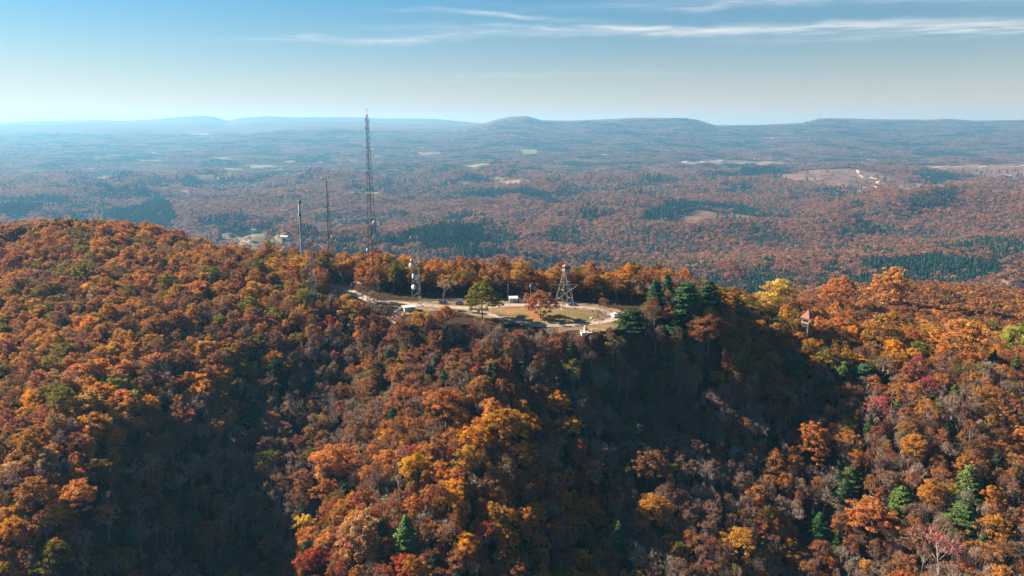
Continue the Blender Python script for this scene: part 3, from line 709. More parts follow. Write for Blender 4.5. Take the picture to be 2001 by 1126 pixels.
CLEAR = [(-28,350,46,344,26),(-84,384,-20,374,9),(-62,372,-22,362,7),(-100,408,-84,390,7),(-6,374,40,368,8)]
km = np.ones(len(gx), bool)
for c in CLEAR: km &= seg_d(gx, gy, *c[:4]) > c[4]
# nothing tall stands where it would hide the cleared ground; low growth may
maxh = np.full(len(gx), 99.0)
for hgt in (17, 14, 11, 8, 5.5, 3.5, 1.5):
    for du in (-9, 0, 9):
        uu, vv, dd = project(gx, gy, gz + hgt)
        for pi, P in enumerate(OPEN_UV): maxh = np.where(inpoly(uu + du, vv, P) & (gy < (372, 412, 367)[pi]), np.minimum(maxh, hgt - 1.5), maxh)
km &= maxh > 1.9
maxh = maxh[km]
gx, gy, gz = gx[km], gy[km], gz[km]
FARLIM = 640.0
nearmask = np.hypot(gx, gy) < FARLIM
pick = {zn: ([(t, c) for w, t, c in l], np.cumsum([w for w, t, c in l]) / sum(w for w, t, c in l)) for zn, l in Z.items()}
patch = fbm(gx, gy, 38, 2)       # neighbours tend to be alike
mid_pts = []
for i in range(len(gx)):
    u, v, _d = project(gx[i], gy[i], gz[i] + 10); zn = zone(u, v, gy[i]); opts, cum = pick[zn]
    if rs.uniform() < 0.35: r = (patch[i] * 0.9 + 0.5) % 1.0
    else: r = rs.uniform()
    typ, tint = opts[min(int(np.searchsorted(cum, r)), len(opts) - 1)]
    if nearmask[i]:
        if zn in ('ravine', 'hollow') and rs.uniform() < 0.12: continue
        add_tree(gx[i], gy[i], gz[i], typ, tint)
        if zn in ('back',): trees[-1]['sz'] *= 1.08
        if maxh[i] < 90:
            t = trees[-1]; t['sz'] = min(t['sz'], maxh[i] / KINDS[t['k']]['ht'] * rs.uniform(0.7, 1.0)); t['s'] = min(t['s'], max(0.3, t['sz'] * rs.uniform(1.0, 1.4))); t['px'] *= 0.6
    else: mid_pts.append((gx[i], gy[i], gz[i], typ, tint))

# -------- which of them are individuals: those that show largest
def on_picture(t): return -10 < t['u'] < 2011 and t['v'] < 1140 and t['dep'] > 20
for t in trees: t['show'] = on_picture(t)
def chosen(types, n, minpx=0):
    c = [t for t in trees if t['typ'] in types and t['show'] and not t['label']]
    c.sort(key=lambda t: -t['px'] * (0.75 if (zone(t['u'], t['v'], t['y']) in ('ravine', 'hollow')) else 1.0)); return c[:n]
nsp = sum(1 for t in trees if t['label'] and t['typ'] in ('broad', 'full', 'thin'))
indiv = [t for t in trees if t['label']] + chosen(('broad', 'full', 'thin'), 300 - nsp) + chosen(('bare',), 120) + chosen(('pine',), 90)
ids = set(id(t) for t in indiv); rest = [t for t in trees if id(t) not in ids]
NAME = {'full': 'broadleaf_tree', 'broad': 'broadleaf_tree', 'thin': 'broadleaf_tree', 'bare': 'bare_tree', 'pine': 'pine_tree'}
CAT = {'full': 'broadleaf tree', 'broad': 'broadleaf tree', 'thin': 'broadleaf tree', 'bare': 'bare tree', 'pine': 'pine tree'}
PLACE = {'hill': 'on the orange hillside', 'hill_low': 'on the lower part of the orange hillside', 'hollow': 'in the shadowed hollow', 'spur_top': 'on the steep upper spur', 'spur': 'on the sunlit spur',
         'ravine': 'in the dark ravine', 'right': 'on the slope beyond the ravine', 'right_top': 'on the slope around the lookout', 'bench': 'on the wooded bench behind the lookout', 'back': 'in the row behind the cleared hilltop'}
GRP = {'full': 'broadleaf trees of the mountain forest', 'broad': 'broadleaf trees of the mountain forest', 'thin': 'broadleaf trees of the mountain forest', 'bare': 'leafless trees of the mountain forest', 'pine': 'pines among the autumn trees'}
def noun(t): return {'broad': WORD[t['tint']] + ' tree', 'full': WORD[t['tint']] + ' tree', 'thin': 'sparse ' + WORD[t['tint']] + ' tree', 'bare': ('leafless ' + {'grey': 'grey', 'pink': 'crimson', 'tan': 'tan'}.get(t['tint'], 'brown') + ' tree'), 'pine': WORD[t['tint']] + ' pine'}[t['typ']]
def size_word(t): return 'small' if t['px'] < 42 else ('large' if t['px'] > 60 else 'medium sized')
used = {}
U = np.array([t['u'] for t in indiv]); V = np.array([t['v'] for t in indiv])
for i, t in enumerate(indiv):
    if t['label']: used[t['label']] = 1
for i, t in enumerate(indiv):
    if t['label']: continue
    zn = zone(t['u'], t['v'], t['y']); base = size_word(t) + ' ' + noun(t)
    place = PLACE[zn] + (' at the lower frame edge' if t['v'] > 1090 else '')
    dd = np.hypot(U - t['u'], (V - t['v'])); order = np.argsort(dd)[1:7]
    cands = [base + ' ' + place]
    for j in order:
        n = indiv[j]; a = 'above' if n['v'] - t['v'] > abs(n['u'] - t['u']) else ('below' if t['v'] - n['v'] > abs(n['u'] - t['u']) else 'beside'); 
        cands.append(base + ', ' + a + ' a ' + size_word(n) + ' ' + noun(n) + ' ' + PLACE[zn])
    j1, j2 = order[0], order[1]
    for (p, q) in ((0, 1), (0, 2), (1, 2), (0, 3), (1, 3), (2, 3)):
        cands.append(base + ' between a ' + noun(indiv[order[p]]) + ' and a ' + noun(indiv[order[q]]) + ', ' + PLACE[zn].replace('part of the ', ''))
    for side in (('left side', 0, 667), ('middle', 667, 1334), ('right side', 1334, 2001)):
        if side[1] <= t['u'] < side[2]:
            for j in order[:3]:
                rel = 'left of' if t['u'] < indiv[j]['u'] else 'right of'
                cands.append(base + ' just ' + rel + ' a ' + size_word(indiv[j]) + ' ' + noun(indiv[j]))
    cands = [c for c in cands if len(c.replace('-', ' ').split()) <= 16] or [base + ' on the mountain']
    a1, a2, a3 = (indiv[order[q]] for q in range(3)); sd_ = 'left' if t['u'] < 667 else ('middle' if t['u'] < 1334 else 'right')
    for w1 in (a1, a2, a3):
        rel = ('up slope and ' if t['v'] < w1['v'] else 'down slope and ') + ('left' if t['u'] < w1['u'] else 'right'); cands.append(base + ' ' + rel + ' of a ' + size_word(w1) + ' ' + noun(w1)); cands.append(base + ' ' + rel + ' of a ' + noun(w1) + ', ' + sd_ + ' third'); cands.append(base + ' ' + rel + ' of a ' + noun(w1) + (', well down' if t['v'] > 850 else ', high up'))
    cands = [c for c in cands if len(c.replace('-', ' ').split()) <= 16] or [base + ' on the mountain']
    lab = next((c for c in cands if c not in used), cands[-1]); used[lab] = 1; t['label'] = lab
for t in indiv:
    kd = KINDS[t['k']]
    e = empty(NAME[t['typ']], (t['x'], t['y'], t['z']), t['rot']); e.scale = (t['s'], t['s'], t['sz'])
    tag(e, t['label'], CAT[t['typ']], GRP[t['typ']])
    c = bpy.data.objects.new('crown', kd['crown']); COL.objects.link(c); c.parent = e; c['tint'] = [float(q) for q in t['c']]
    k = bpy.data.objects.new('trunk', kd['trunk']); COL.objects.link(k); k.parent = e

# -------- everything smaller: instanced on points, one object per mass
def merged(name, crown, trunk=None):
    me = [crown] + ([trunk] if trunk else []); vs = []; fs = []; mi = []; cs = []; off = 0
    for j, m_ in enumerate(me):
        n = len(m_.vertices); co = np.empty(n * 3, np.float32); m_.vertices.foreach_get('co', co); vs.append(co.reshape(-1, 3))
        f = np.empty(len(m_.loops), np.int32); m_.loops.foreach_get('vertex_index', f); fs.append(f.reshape(-1, 4) + off); mi.append(np.full(len(m_.polygons), j, np.int32))
        if j == 0: c = np.empty(n * 4, np.float32); m_.color_attributes['leafvar'].data.foreach_get('color', c); cs.append(c.reshape(-1, 4)[:, :3])
        else: cs.append(np.ones((n, 3)))
        off += n
    M = np_mesh(name, np.concatenate(vs), np.concatenate(fs), me[0].materials[0], 4, color=np.concatenate(cs))
    if trunk: M.materials.append(trunk.materials[0])
    M.polygons.foreach_set('material_index', np.concatenate(mi)); return bpy.data.objects.new(name, M)
def mass(name, label, rows, protos, cat='forest'):
    """rows: (x,y,z, variant, rot, sx, sz, r,g,b)"""
    A = np.array(rows, np.float64); n = len(A)
    me = bpy.data.meshes.new(name); me.vertices.add(n); me.vertices.foreach_set('co', A[:, :3].astype(np.float32).ravel())
    def attr(nm, typ, vals, fld='value'):
        a = me.attributes.new(nm, typ, 'POINT'); a.data.foreach_set(fld, vals)
    attr('variant', 'INT', A[:, 3].astype(np.int32))
    attr('turn', 'FLOAT_VECTOR', np.stack([A[:, 4] * 0, A[:, 4] * 0, A[:, 4]], -1).astype(np.float32).ravel(), 'vector')
    attr('size', 'FLOAT_VECTOR', np.stack([A[:, 5], A[:, 5], A[:, 6]], -1).astype(np.float32).ravel(), 'vector')
    attr('tint', 'FLOAT_COLOR', np.concatenate([A[:, 7:10], np.ones((n, 1))], 1).astype(np.float32).ravel(), 'color')
    o = bpy.data.objects.new(name, me); COL.objects.link(o)
    ng = bpy.data.node_groups.new(name, 'GeometryNodeTree')
    ng.interface.new_socket('Geometry', in_out='INPUT', socket_type='NodeSocketGeometry'); ng.interface.new_socket('Geometry', in_out='OUTPUT', socket_type='NodeSocketGeometry')
    gi = ng.nodes.new('NodeGroupInput'); go = ng.nodes.new('NodeGroupOutput'); jo = ng.nodes.new('GeometryNodeJoinGeometry')
    def na(nm, t):
        x = ng.nodes.new('GeometryNodeInputNamedAttribute'); x.data_type = t; x.inputs[0].default_value = nm
        return [s for s in x.outputs if s.enabled][0]
    va, tu, si = na('variant', 'INT'), na('turn', 'FLOAT_VECTOR'), na('size', 'FLOAT_VECTOR')
    for k, p in enumerate(protos):
        oi = ng.nodes.new('GeometryNodeObjectInfo'); oi.inputs['Object'].default_value = p; oi.inputs['As Instance'].default_value = True
        cp = ng.nodes.new('FunctionNodeCompare'); cp.data_type = 'INT'; cp.operation = 'EQUAL'
        ins = [s for s in cp.inputs if s.enabled]; ng.links.new(va, ins[0]); ins[1].default_value = k
        ip = ng.nodes.new('GeometryNodeInstanceOnPoints'); ng.links.new(gi.outputs[0], ip.inputs['Points'])
        ng.links.new([s for s in cp.outputs if s.enabled][0], ip.inputs['Selection']); ng.links.new(oi.outputs['Geometry'], ip.inputs['Instance'])
        ng.links.new(tu, ip.inputs['Rotation']); ng.links.new(si, ip.inputs['Scale']); ng.links.new(ip.outputs[0], jo.inputs[0])
    ng.links.new(jo.outputs[0], go.inputs[0])
    md = o.modifiers.new('trees', 'NODES'); md.node_group = ng
    o['label'] = label; o['category'] = cat; o['kind'] = 'stuff'; return o
protos = [merged('near_tree_form', k['crown'], k['trunk']) for k in KINDS]
mass('forest', 'autumn forest of orange and rust trees covering the whole mountain', [(t['x'], t['y'], t['z'], t['k'], t['rot'], t['s'], t['sz'], *t['c']) for t in rest], protos)

# low detail forms: 0-3 broad, 4-5 pine, 6-7 bare
lowm = []
for i in range(4): a, b, c = make_lowtree(500 + i, 'broad'); lowm.append(np_mesh('low_tree', a, b, M_LEAF, 4, color=c))
for i in range(2): a, b, c = make_lowtree(510 + i, 'pine'); lowm.append(np_mesh('low_pine', a, b, M_NEEDLE, 4, color=c))
for i in range(2): a, b, c = make_lowtree(520 + i, 'bare'); lowm.append(np_mesh('low_bare', a, b, M_LEAF, 4, color=c))
low = [bpy.data.objects.new('far_tree_form', m_) for m_ in lowm]
def lowk(typ): return {'broad': rs.randint(0, 4), 'thin': rs.randint(0, 4), 'pine': rs.randint(4, 6), 'bare': rs.randint(6, 8)}[typ]
rows = []
for (x, y, z, typ, tint) in mid_pts:
    s = rs.uniform(0.72, 1.12); c = np.array(TINTS[tint]) * rs.uniform(0.8, 1.2); rows.append((x, y, z, lowk(typ), rs.uniform(0, 6.28), s, s, *c))
mass('bench_forest', 'orange forest canopy on the lower bench sloping off to the valley', rows, low)
# ------------------------------------------------------------------ valley woods, fields and farm tracks
FIELDS = [ # name, tint, outline in the photograph
 ('meadow', (0.30,0.26,0.15), [(405,470),(440,458),(470,456),(490,448),(515,450),(520,460),(560,464),(600,470),(600,480),(520,484),(440,478)]),
 ('meadow', (0.36,0.31,0.17), [(285,382),(340,373),(440,368),(430,374),(360,382),(300,386)]),
 ('meadow', (0.30,0.30,0.13), [(905,320),(950,319),(975,325),(940,330),(908,328)]),
 ('meadow', (0.28,0.28,0.13), [(1010,292),(1050,293),(1055,300),(1035,305),(1012,298)]),
 ('meadow', (0.30,0.25,0.15), [(810,298),(860,298),(868,302),(820,304)]),
 ('meadow', (0.32,0.27,0.17), [(875,362),(960,355),(1035,352),(1040,358),(960,364),(890,368)]),
 ('meadow', (0.28,0.30,0.12), [(665,376),(720,373),(770,376),(735,384),(680,383)]),
 ('meadow', (0.28,0.26,0.13), [(340,352),(430,340),(470,338),(468,346),(420,352),(360,358)]),
 ('meadow', (0.26,0.28,0.13), [(480,358),(505,352),(510,368),(480,368)]),
 ('meadow', (0.26,0.28,0.13), [(475,322),(540,322),(545,327),(490,329)]),
 ('clearing', (0.24,0.15,0.10), [(1285,440),(1360,410),(1440,418),(1520,428),(1470,436),(1380,440),(1310,446)]),
 ('clearing', (0.26,0.17,0.12), [(1490,345),(1560,335),(1640,330),(1700,334),(1750,345),(1760,355),(1850,360),(1845,372),(1760,378),(1690,372),(1600,362),(1530,354)]),
 ('clearing', (0.27,0.17,0.12), [(1770,325),(1900,320),(2030,322),(2030,350),(1985,362),(1930,355),(1890,340),(1800,332)]),
 ('meadow', (0.34,0.24,0.08), [(1950,378),(2010,378),(2010,384),(1960,384)]),
 ('clearing', (0.30,0.22,0.17), [(1320,318),(1370,316),(1460,314),(1540,318),(1500,322),(1400,322),(1340,321)]),
 ('meadow', (0.27,0.24,0.13), [(160,345),(230,341),(235,346),(180,350)]),
 ('clearing', (0.24,0.18,0.13), [(1480,268),(1515,269),(1512,272),(1482,271)]),
 ('meadow', (0.3,0.27,0.17), [(370,259),(420,261),(415,265),(375,263)]),
]
_fr = np.random.RandomState(77)
for _ in range(34):
    u0, v0 = _fr.uniform(150, 1250), _fr.uniform(286, 378); w_, h_ = _fr.uniform(8, 26), _fr.uniform(0.8, 2.2) * (1 + (v0 - 286) / 90)
    FIELDS.append(('meadow', ((0.28,0.26,0.13), (0.24,0.27,0.12), (0.32,0.26,0.17))[_fr.randint(3)], [(u0 + w_ * math.cos(a) * _fr.uniform(.7, 1.2), v0 + h_ * math.sin(a) * _fr.uniform(.6, 1.3)) for a in np.linspace(0, 5.6, 8)]))
FW = []
for nm, c, P in FIELDS: FW.append((nm, c, [tuple(on_ground(u, v)[:2]) for u, v in P]))
def field_mat(name, c):
    m, nt = new_mat(name); l = nt.links.new; g = nn(nt, 'ShaderNodeNewGeometry'); no = nn(nt, 'ShaderNodeTexNoise', i_Scale=0.012, i_Detail=8.0, i_Roughness=0.7); l(g.outputs['Position'], no.inputs['Vector'])
    r = nn(nt, 'ShaderNodeValToRGB'); e = r.color_ramp.elements; e[0].position = 0.35; e[0].color = (c[0] * .5, c[1] * .52, c[2] * .5, 1); e[1].position = 0.62; e[1].color = (c[0] * .95, c[1] * .95, c[2] * .92, 1)
    l(no.outputs[0], r.inputs[0]); p = nn(nt, 'ShaderNodeBsdfDiffuse'); l(r.outputs[0], p.inputs[0]); o = nn(nt, 'ShaderNodeOutputMaterial'); l(p.outputs[0], o.inputs[0]); return m
FW = [(a, (c[0] * 0.78, c[1] * 0.74, c[2] * 0.85), P) for a, c, P in FW]
for nm, c, P in FW:
    xs = [p[0] for p in P]; ys = [p[1] for p in P]; st = max(8.0, (max(ys) - min(ys)) / 60, (max(xs) - min(xs)) / 90)
    X, Yg = np.meshgrid(np.arange(min(xs) - st, max(xs) + st, st), np.arange(min(ys) - st, max(ys) + st, st)); ny, nx = X.shape
    wob = fbm(X, Yg, 60, 2) * st * 2; ins = inpoly(X + wob, Yg + wob, P)
    zz = land_z(X, Yg) + 1.2; f = []
    cell = ins[:-1, :-1] & ins[1:, :-1] & ins[:-1, 1:] & ins[1:, 1:]; jj, ii = np.nonzero(cell); a = jj * nx + ii; F = np.stack([a, a + 1, a + nx + 1, a + nx], -1)
    if len(F) == 0: continue
    us, inv = np.unique(F, return_inverse=True); Vv = np.stack([X, Yg, zz], -1).reshape(-1, 3)[us]
    o = bpy.data.objects.new(nm, np_mesh(nm, Vv, inv.reshape(-1, 4), field_mat(nm, c), 4, smooth=True)); COL.objects.link(o); o['kind'] = 'structure'
M_DIRT = simple('pale_dirt', (0.55, 0.42, 0.32), 0.95, 0, 0.2, 0.15, 0.1)
def ribbon(name, P, w, mat, lift, sub=10, absz=None):
    """a track of width w draped over the land along world points P"""
    P = np.array(P, float); Q = []
    for a, b in zip(P[:-1], P[1:]):
        for t in np.linspace(0, 1, sub, endpoint=False): Q.append(a + (b - a) * t)
    Q.append(P[-1]); Q = np.array(Q); 
    for _ in range(3): Q[1:-1] = (Q[:-2] + Q[1:-1] * 2 + Q[2:]) / 4
    T = np.gradient(Q, axis=0); T /= np.linalg.norm(T, axis=1, keepdims=True) + 1e-9; N = np.stack([-T[:, 1], T[:, 0]], -1)
    rows = []; K = 5
    for k in range(K):
        o_ = (k / (K - 1) - 0.5) * w * (1 + 0.18 * gnoise(Q[:, 0] * 0.13 + k, Q[:, 1] * 0.13)); rows.append(Q + N * o_[:, None])
    A = np.stack(rows, 1); zz = (land_z(A[..., 0], A[..., 1]) if absz is None else np.full(A.shape[:2], absz)) + lift
    Vv = np.concatenate([A, zz[..., None]], -1).reshape(-1, 3); n = len(Q); j, i = np.meshgrid(np.arange(n - 1), np.arange(K - 1), indexing='ij'); a = (j * K + i).ravel()
    F = np.stack([a, a + 1, a + K + 1, a + K], -1)[:, ::-1]; me = np_mesh(name, Vv, F, mat, 4, smooth=True); o = bpy.data.objects.new(name, me); COL.objects.link(o); o['kind'] = 'structure'; return o
for tr, w in (([(1674,333),(1678,340),(1686,348)], 14), ([(1700,347),(1718,353),(1712,360),(1706,366)], 14), ([(1676,374),(1690,377),(1720,379)], 12), ([(1935,353),(1960,347),(1975,344)], 12), ([(1780,328),(1870,324),(2005,323)], 14)):
    ribbon('dirt_track', [on_ground(u, v)[:2] for u, v in tr], w, M_DIRT, 2.2)

# trees of the valley: single crowns to 4.6 km, then clumps of crowns
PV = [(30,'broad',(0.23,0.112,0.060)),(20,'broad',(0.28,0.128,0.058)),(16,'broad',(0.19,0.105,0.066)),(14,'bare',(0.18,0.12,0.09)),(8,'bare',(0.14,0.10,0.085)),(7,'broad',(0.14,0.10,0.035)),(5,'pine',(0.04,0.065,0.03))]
pw = np.cumsum([p[0] for p in PV]) / 100.0
rows = []
def band(y0, y1, sp):
    gx, gy = np.meshgrid(np.arange(-0.78 * y1 - 60, 0.78 * y1 + 60, sp), np.arange(y0, y1, sp))
    gx = (gx + rs.uniform(-0.5, 0.5, gx.shape) * sp).ravel(); gy = (gy + rs.uniform(-0.5, 0.5, gy.shape) * sp).ravel()
    m = np.abs(gx) < 0.76 * gy + 50; return gx[m], gy[m]
def field_free(gx, gy):
    k = np.ones(len(gx), bool)
    for nm, c, P in FW:
        w = fbm(gx, gy, 60, 2) * 10; k &= ~inpoly(gx + w, gy + w, P)
    return k
PINE_SHADE_UV = [[(1235,436),(1275,415),(1350,400),(1362,408),(1290,436)],[(1350,402),(1420,404),(1490,416),(1478,424),(1400,414)],[(1690,515),(1830,505),(1950,520),(1985,545),(1860,540),(1720,545)],[(740,485),(800,455),(900,445),(950,448),(940,490),(850,496)],
           [(1370,348),(1440,340),(1545,326),(1550,336),(1470,350)],[(1640,560),(1750,548),(1860,556),(1850,572),(1700,574)],[(1780,345),(1850,342),(1890,358),(1830,362)],[(880,384),(960,376),(1080,384),(1060,396),(950,392)],[(0,412),(60,404),(110,412),(60,424),(0,424)],[(10,392),(90,384),(150,390),(120,402)],[(0,325),(60,318),(80,335),(0,345)],[(200,430),(320,395),(350,430),(250,450)]]
PWL = [[tuple(on_ground(u, v)[:2]) for u, v in P] for P in PINE_SHADE_UV]  # pine stands; those on hill faces also paint in the faces' shade
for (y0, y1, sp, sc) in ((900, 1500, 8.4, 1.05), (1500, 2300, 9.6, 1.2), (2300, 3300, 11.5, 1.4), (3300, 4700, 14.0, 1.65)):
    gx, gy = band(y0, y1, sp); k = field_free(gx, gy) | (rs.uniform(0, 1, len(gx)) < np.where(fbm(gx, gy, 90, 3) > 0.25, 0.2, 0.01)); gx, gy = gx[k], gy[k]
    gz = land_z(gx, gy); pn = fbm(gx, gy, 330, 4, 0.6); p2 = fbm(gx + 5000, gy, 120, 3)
    hl = hollow(gx, gy); e_ = 45.0; sx_ = (land_z(gx + e_, gy) - land_z(gx - e_, gy)) / (2 * e_); sy_ = (land_z(gx, gy + e_) - land_z(gx, gy - e_)) / (2 * e_); facing = (-sx_ * sun_dir.x - sy_ * sun_dir.y)   # hemlock and pine on slopes away from sun, painting in the hill shade
    ip = np.zeros(len(gx), bool)
    for P in PWL: ip |= inpoly(gx, gy, P)
    r = np.clip(rs.uniform(0, 1, len(gx)) * 0.75 + (p2 * 0.5 + 0.5) * 0.25, 0, 0.999); ki = np.searchsorted(pw, r)
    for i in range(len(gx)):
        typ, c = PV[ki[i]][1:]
        if (hl[i] < -0.38 and rs.uniform() < 0.5) or (facing[i] < -0.13 and rs.uniform() < 0.75): typ, c = (('pine', (0.035, 0.06, 0.035)) if rs.uniform() < 0.6 else ('bare', (0.10, 0.08, 0.07)))  # trees in folds and off-sun slopes take dark tints in place of shade
        if ip[i] and rs.uniform() < 0.96 or pn[i] > 0.52 and rs.uniform() < 0.7: typ, c = 'pine', (0.020, 0.044, 0.027)  # pine tint darkened so the stands deepen the hills' painted shade
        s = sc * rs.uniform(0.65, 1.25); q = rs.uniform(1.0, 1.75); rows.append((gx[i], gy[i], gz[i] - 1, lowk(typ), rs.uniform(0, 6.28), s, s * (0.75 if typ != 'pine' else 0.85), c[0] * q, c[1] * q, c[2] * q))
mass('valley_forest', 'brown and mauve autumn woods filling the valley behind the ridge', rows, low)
# clumps
def clump(seed):
    rng = np.random.RandomState(seed); Vs = []; Fs = []; Cs = []; off = 0
    for k in range(26):
        cx_, cy_ = rng.uniform(-42, 42, 2); rr = rng.uniform(4.5, 8); n = 16; th = rng.uniform(0, 6.28, n); el_ = np.arcsin(rng.uniform(0, 1, n)); D = np.stack([np.cos(th) * np.cos(el_), np.sin(th) * np.cos(el_), np.sin(el_)], -1)
        V, F = leaf_quads(D * rr * [1, 1, .8] + [cx_, cy_, 5 + rng.uniform(-1, 2)], D + rng.normal(0, .3, D.shape), 5.2, rng); q = rng.uniform(0.55, 1.4) * (1 + rng.normal(0, .1, 3) * [.3, 1, 1])
        Vs.append(V); Fs.append(F + off); off += len(V); Cs.append(np.ones((len(V), 3)) * q)
    return np_mesh('woodland_clump', np.concatenate(Vs), np.concatenate(Fs), M_LEAF, 4, color=np.concatenate(Cs))
cl_ = [bpy.data.objects.new('clump_form', clump(600 + i)) for i in range(4)]
rows = []
for (y0, y1, sp) in ((4650, 7000, 66), (7000, 10500, 84)):
    gx, gy = band(y0, y1, sp); k = field_free(gx, gy); gx, gy = gx[k], gy[k]; gz = land_z(gx, gy); pn = fbm(gx, gy, 520, 4, 0.6) - 0.25 * (hollow(gx, gy) < -0.3) * -1; p2 = fbm(gx + 5000, gy, 300, 3)
    for i in range(len(gx)):
        c = np.array((0.21, 0.11, 0.07)) * (1 + 0.45 * p2[i]) * rs.uniform(0.85, 1.15)
        if pn[i] > 0.36 or rs.uniform() < 0.05: c = np.array((0.03, 0.055, 0.03))
        s = sp / 66 * rs.uniform(0.85, 1.1); rows.append((gx[i], gy[i], gz[i] - 3, rs.randint(4), rs.uniform(0, 6.28), s, s * 0.8, *c))
mass('distant_forest', 'hazy brown woods on the far valley floor below the mountains', rows, cl_)

# ------------------------------------------------------------------ the hazy air over valley and mountains
m, nt = new_mat('hazy_air'); pv = nn(nt, 'ShaderNodeVolumePrincipled'); pv.inputs['Density'].default_value = HAZE_DENSITY; pv.inputs['Color'].default_value = (0.155, 0.42, 0.72, 1); pv.inputs['Absorption Color'].default_value = (0.35, 0.35, 0.35, 1); pv.inputs['Anisotropy'].default_value = 0.24
o = nn(nt, 'ShaderNodeOutputMaterial'); nt.links.new(pv.outputs[0], o.inputs['Volume'])
b = MB(); top = max(LAND_MAX, CAMZ + 25) + 8; b.box((0, 0, (top + LAND_MIN - 1) / 2), (41400, 41400, top - LAND_MIN + 1)); tag(b.build('haze', m), 'thin blue haze filling the air of the valley', 'haze', None, 'stuff')
# ------------------------------------------------------------------ the cleared hilltop: roads, yard, masts, fire tower
def G0(u, v, z=0.0):
    d = ray(u, v); t = (z - CAMZ) / d[2]; return np.array([d[0] * t, d[1] * t, z])
M_GALV = simple('galvanised_steel', (0.20, 0.205, 0.21), 0.55, 0.1, 0.15, 2.0)
M_DARKST = simple('dark_weathered_steel', (0.022, 0.027, 0.032), 0.8, 0.0, 0.2, 2.0)
M_RED = simple('red_mast_paint', (0.50, 0.12, 0.09), 0.6, 0, 0.1)
M_WHITE = simple('white_paint', (0.78, 0.77, 0.74), 0.5, 0, 0.05)
M_DISHW = simple('off_white_radome', (0.70, 0.68, 0.63), 0.6, 0, 0.06)
M_DISHB = simple('grey_dish_shroud', (0.30, 0.34, 0.37), 0.5, 0, 0.1)
M_WOOD = simple('weathered_wood', (0.20, 0.155, 0.12), 0.9, 0, 0.3, 4.0)
M_POLE = simple('utility_pole_wood', (0.33, 0.28, 0.23), 0.9, 0, 0.2, 4.0)
M_CONC = simple('pale_concrete', (0.50, 0.47, 0.43), 0.9, 0, 0.12, 1.0)
M_STONE = simple('warm_stone', (0.55, 0.42, 0.33), 0.9, 0, 0.25, 1.5)
M_GLASS = simple('dark_window_glass', (0.03, 0.04, 0.05), 0.15, 0, 0.05, 1, 0.6)
M_ROOFR = simple('red_brown_metal_roof', (0.40, 0.14, 0.09), 0.55, 0, 0.12, 2.0)
M_ROOFP = simple('faded_pink_shingle', (0.22, 0.10, 0.08), 0.9, 0, 0.18, 2.0)
M_BLUEW = simple('blue_grey_sheet', (0.20, 0.28, 0.36), 0.6, 0, 0.12)
M_WIRE = simple('aluminium_wire', (0.30, 0.29, 0.28), 0.5, 0.2, 0.05)
M_RUBBER = simple('black_rubber', (0.02, 0.02, 0.02), 0.8, 0, 0.1)
M_LAMP = simple('clear_lamp', (0.7, 0.7, 0.66), 0.3, 0, 0.02)

def patchy(name, stops, scale, detail=8, bump=0.15):
    m, nt = new_mat(name); l = nt.links.new; g = nn(nt, 'ShaderNodeNewGeometry'); no = nn(nt, 'ShaderNodeTexNoise', i_Scale=scale, i_Detail=float(detail), i_Roughness=0.65, i_Distortion=0.6); l(g.outputs['Position'], no.inputs['Vector'])
    r = nn(nt, 'ShaderNodeValToRGB'); e = r.color_ramp.elements; e[0].position, e[0].color = stops[0][0], stops[0][1] + (1,); e[1].position, e[1].color = stops[-1][0], stops[-1][1] + (1,)
    for p, c in stops[1:-1]: x = e.new(p); x.color = c + (1,)
    l(no.outputs[0], r.inputs[0]); p = nn(nt, 'ShaderNodeBsdfDiffuse'); l(r.outputs[0], p.inputs[0])
    n2 = nn(nt, 'ShaderNodeTexNoise', i_Scale=1.6, i_Detail=6.0); l(g.outputs['Position'], n2.inputs['Vector']); b = nn(nt, 'ShaderNodeBump', i_Strength=0.8, i_Distance=bump); l(n2.outputs[0], b.inputs['Height']); l(b.outputs[0], p.inputs['Normal'])
    o = nn(nt, 'ShaderNodeOutputMaterial'); l(p.outputs[0], o.inputs[0]); return m
M_YARD = patchy('worn_grass_and_dirt', [(0.3, (0.09, 0.085, 0.035)), (0.48, (0.16, 0.12, 0.065)), (0.62, (0.26, 0.17, 0.115)), (0.75, (0.12, 0.115, 0.05))], 0.11)
M_MOUND = patchy('dry_grass_mound', [(0.32, (0.085, 0.105, 0.04)), (0.47, (0.15, 0.13, 0.055)), (0.56, (0.26, 0.12, 0.055)), (0.75, (0.19, 0.08, 0.04))], 0.075)
M_ROAD = patchy('pale_gravel', [(0.3, (0.22, 0.165, 0.13)), (0.5, (0.34, 0.26, 0.215)), (0.7, (0.42, 0.335, 0.28))], 0.35)
M_BANK = patchy('bare_red_earth', [(0.3, (0.18, 0.09, 0.06)), (0.5, (0.28, 0.165, 0.12)), (0.7, (0.22, 0.15, 0.10))], 0.3)
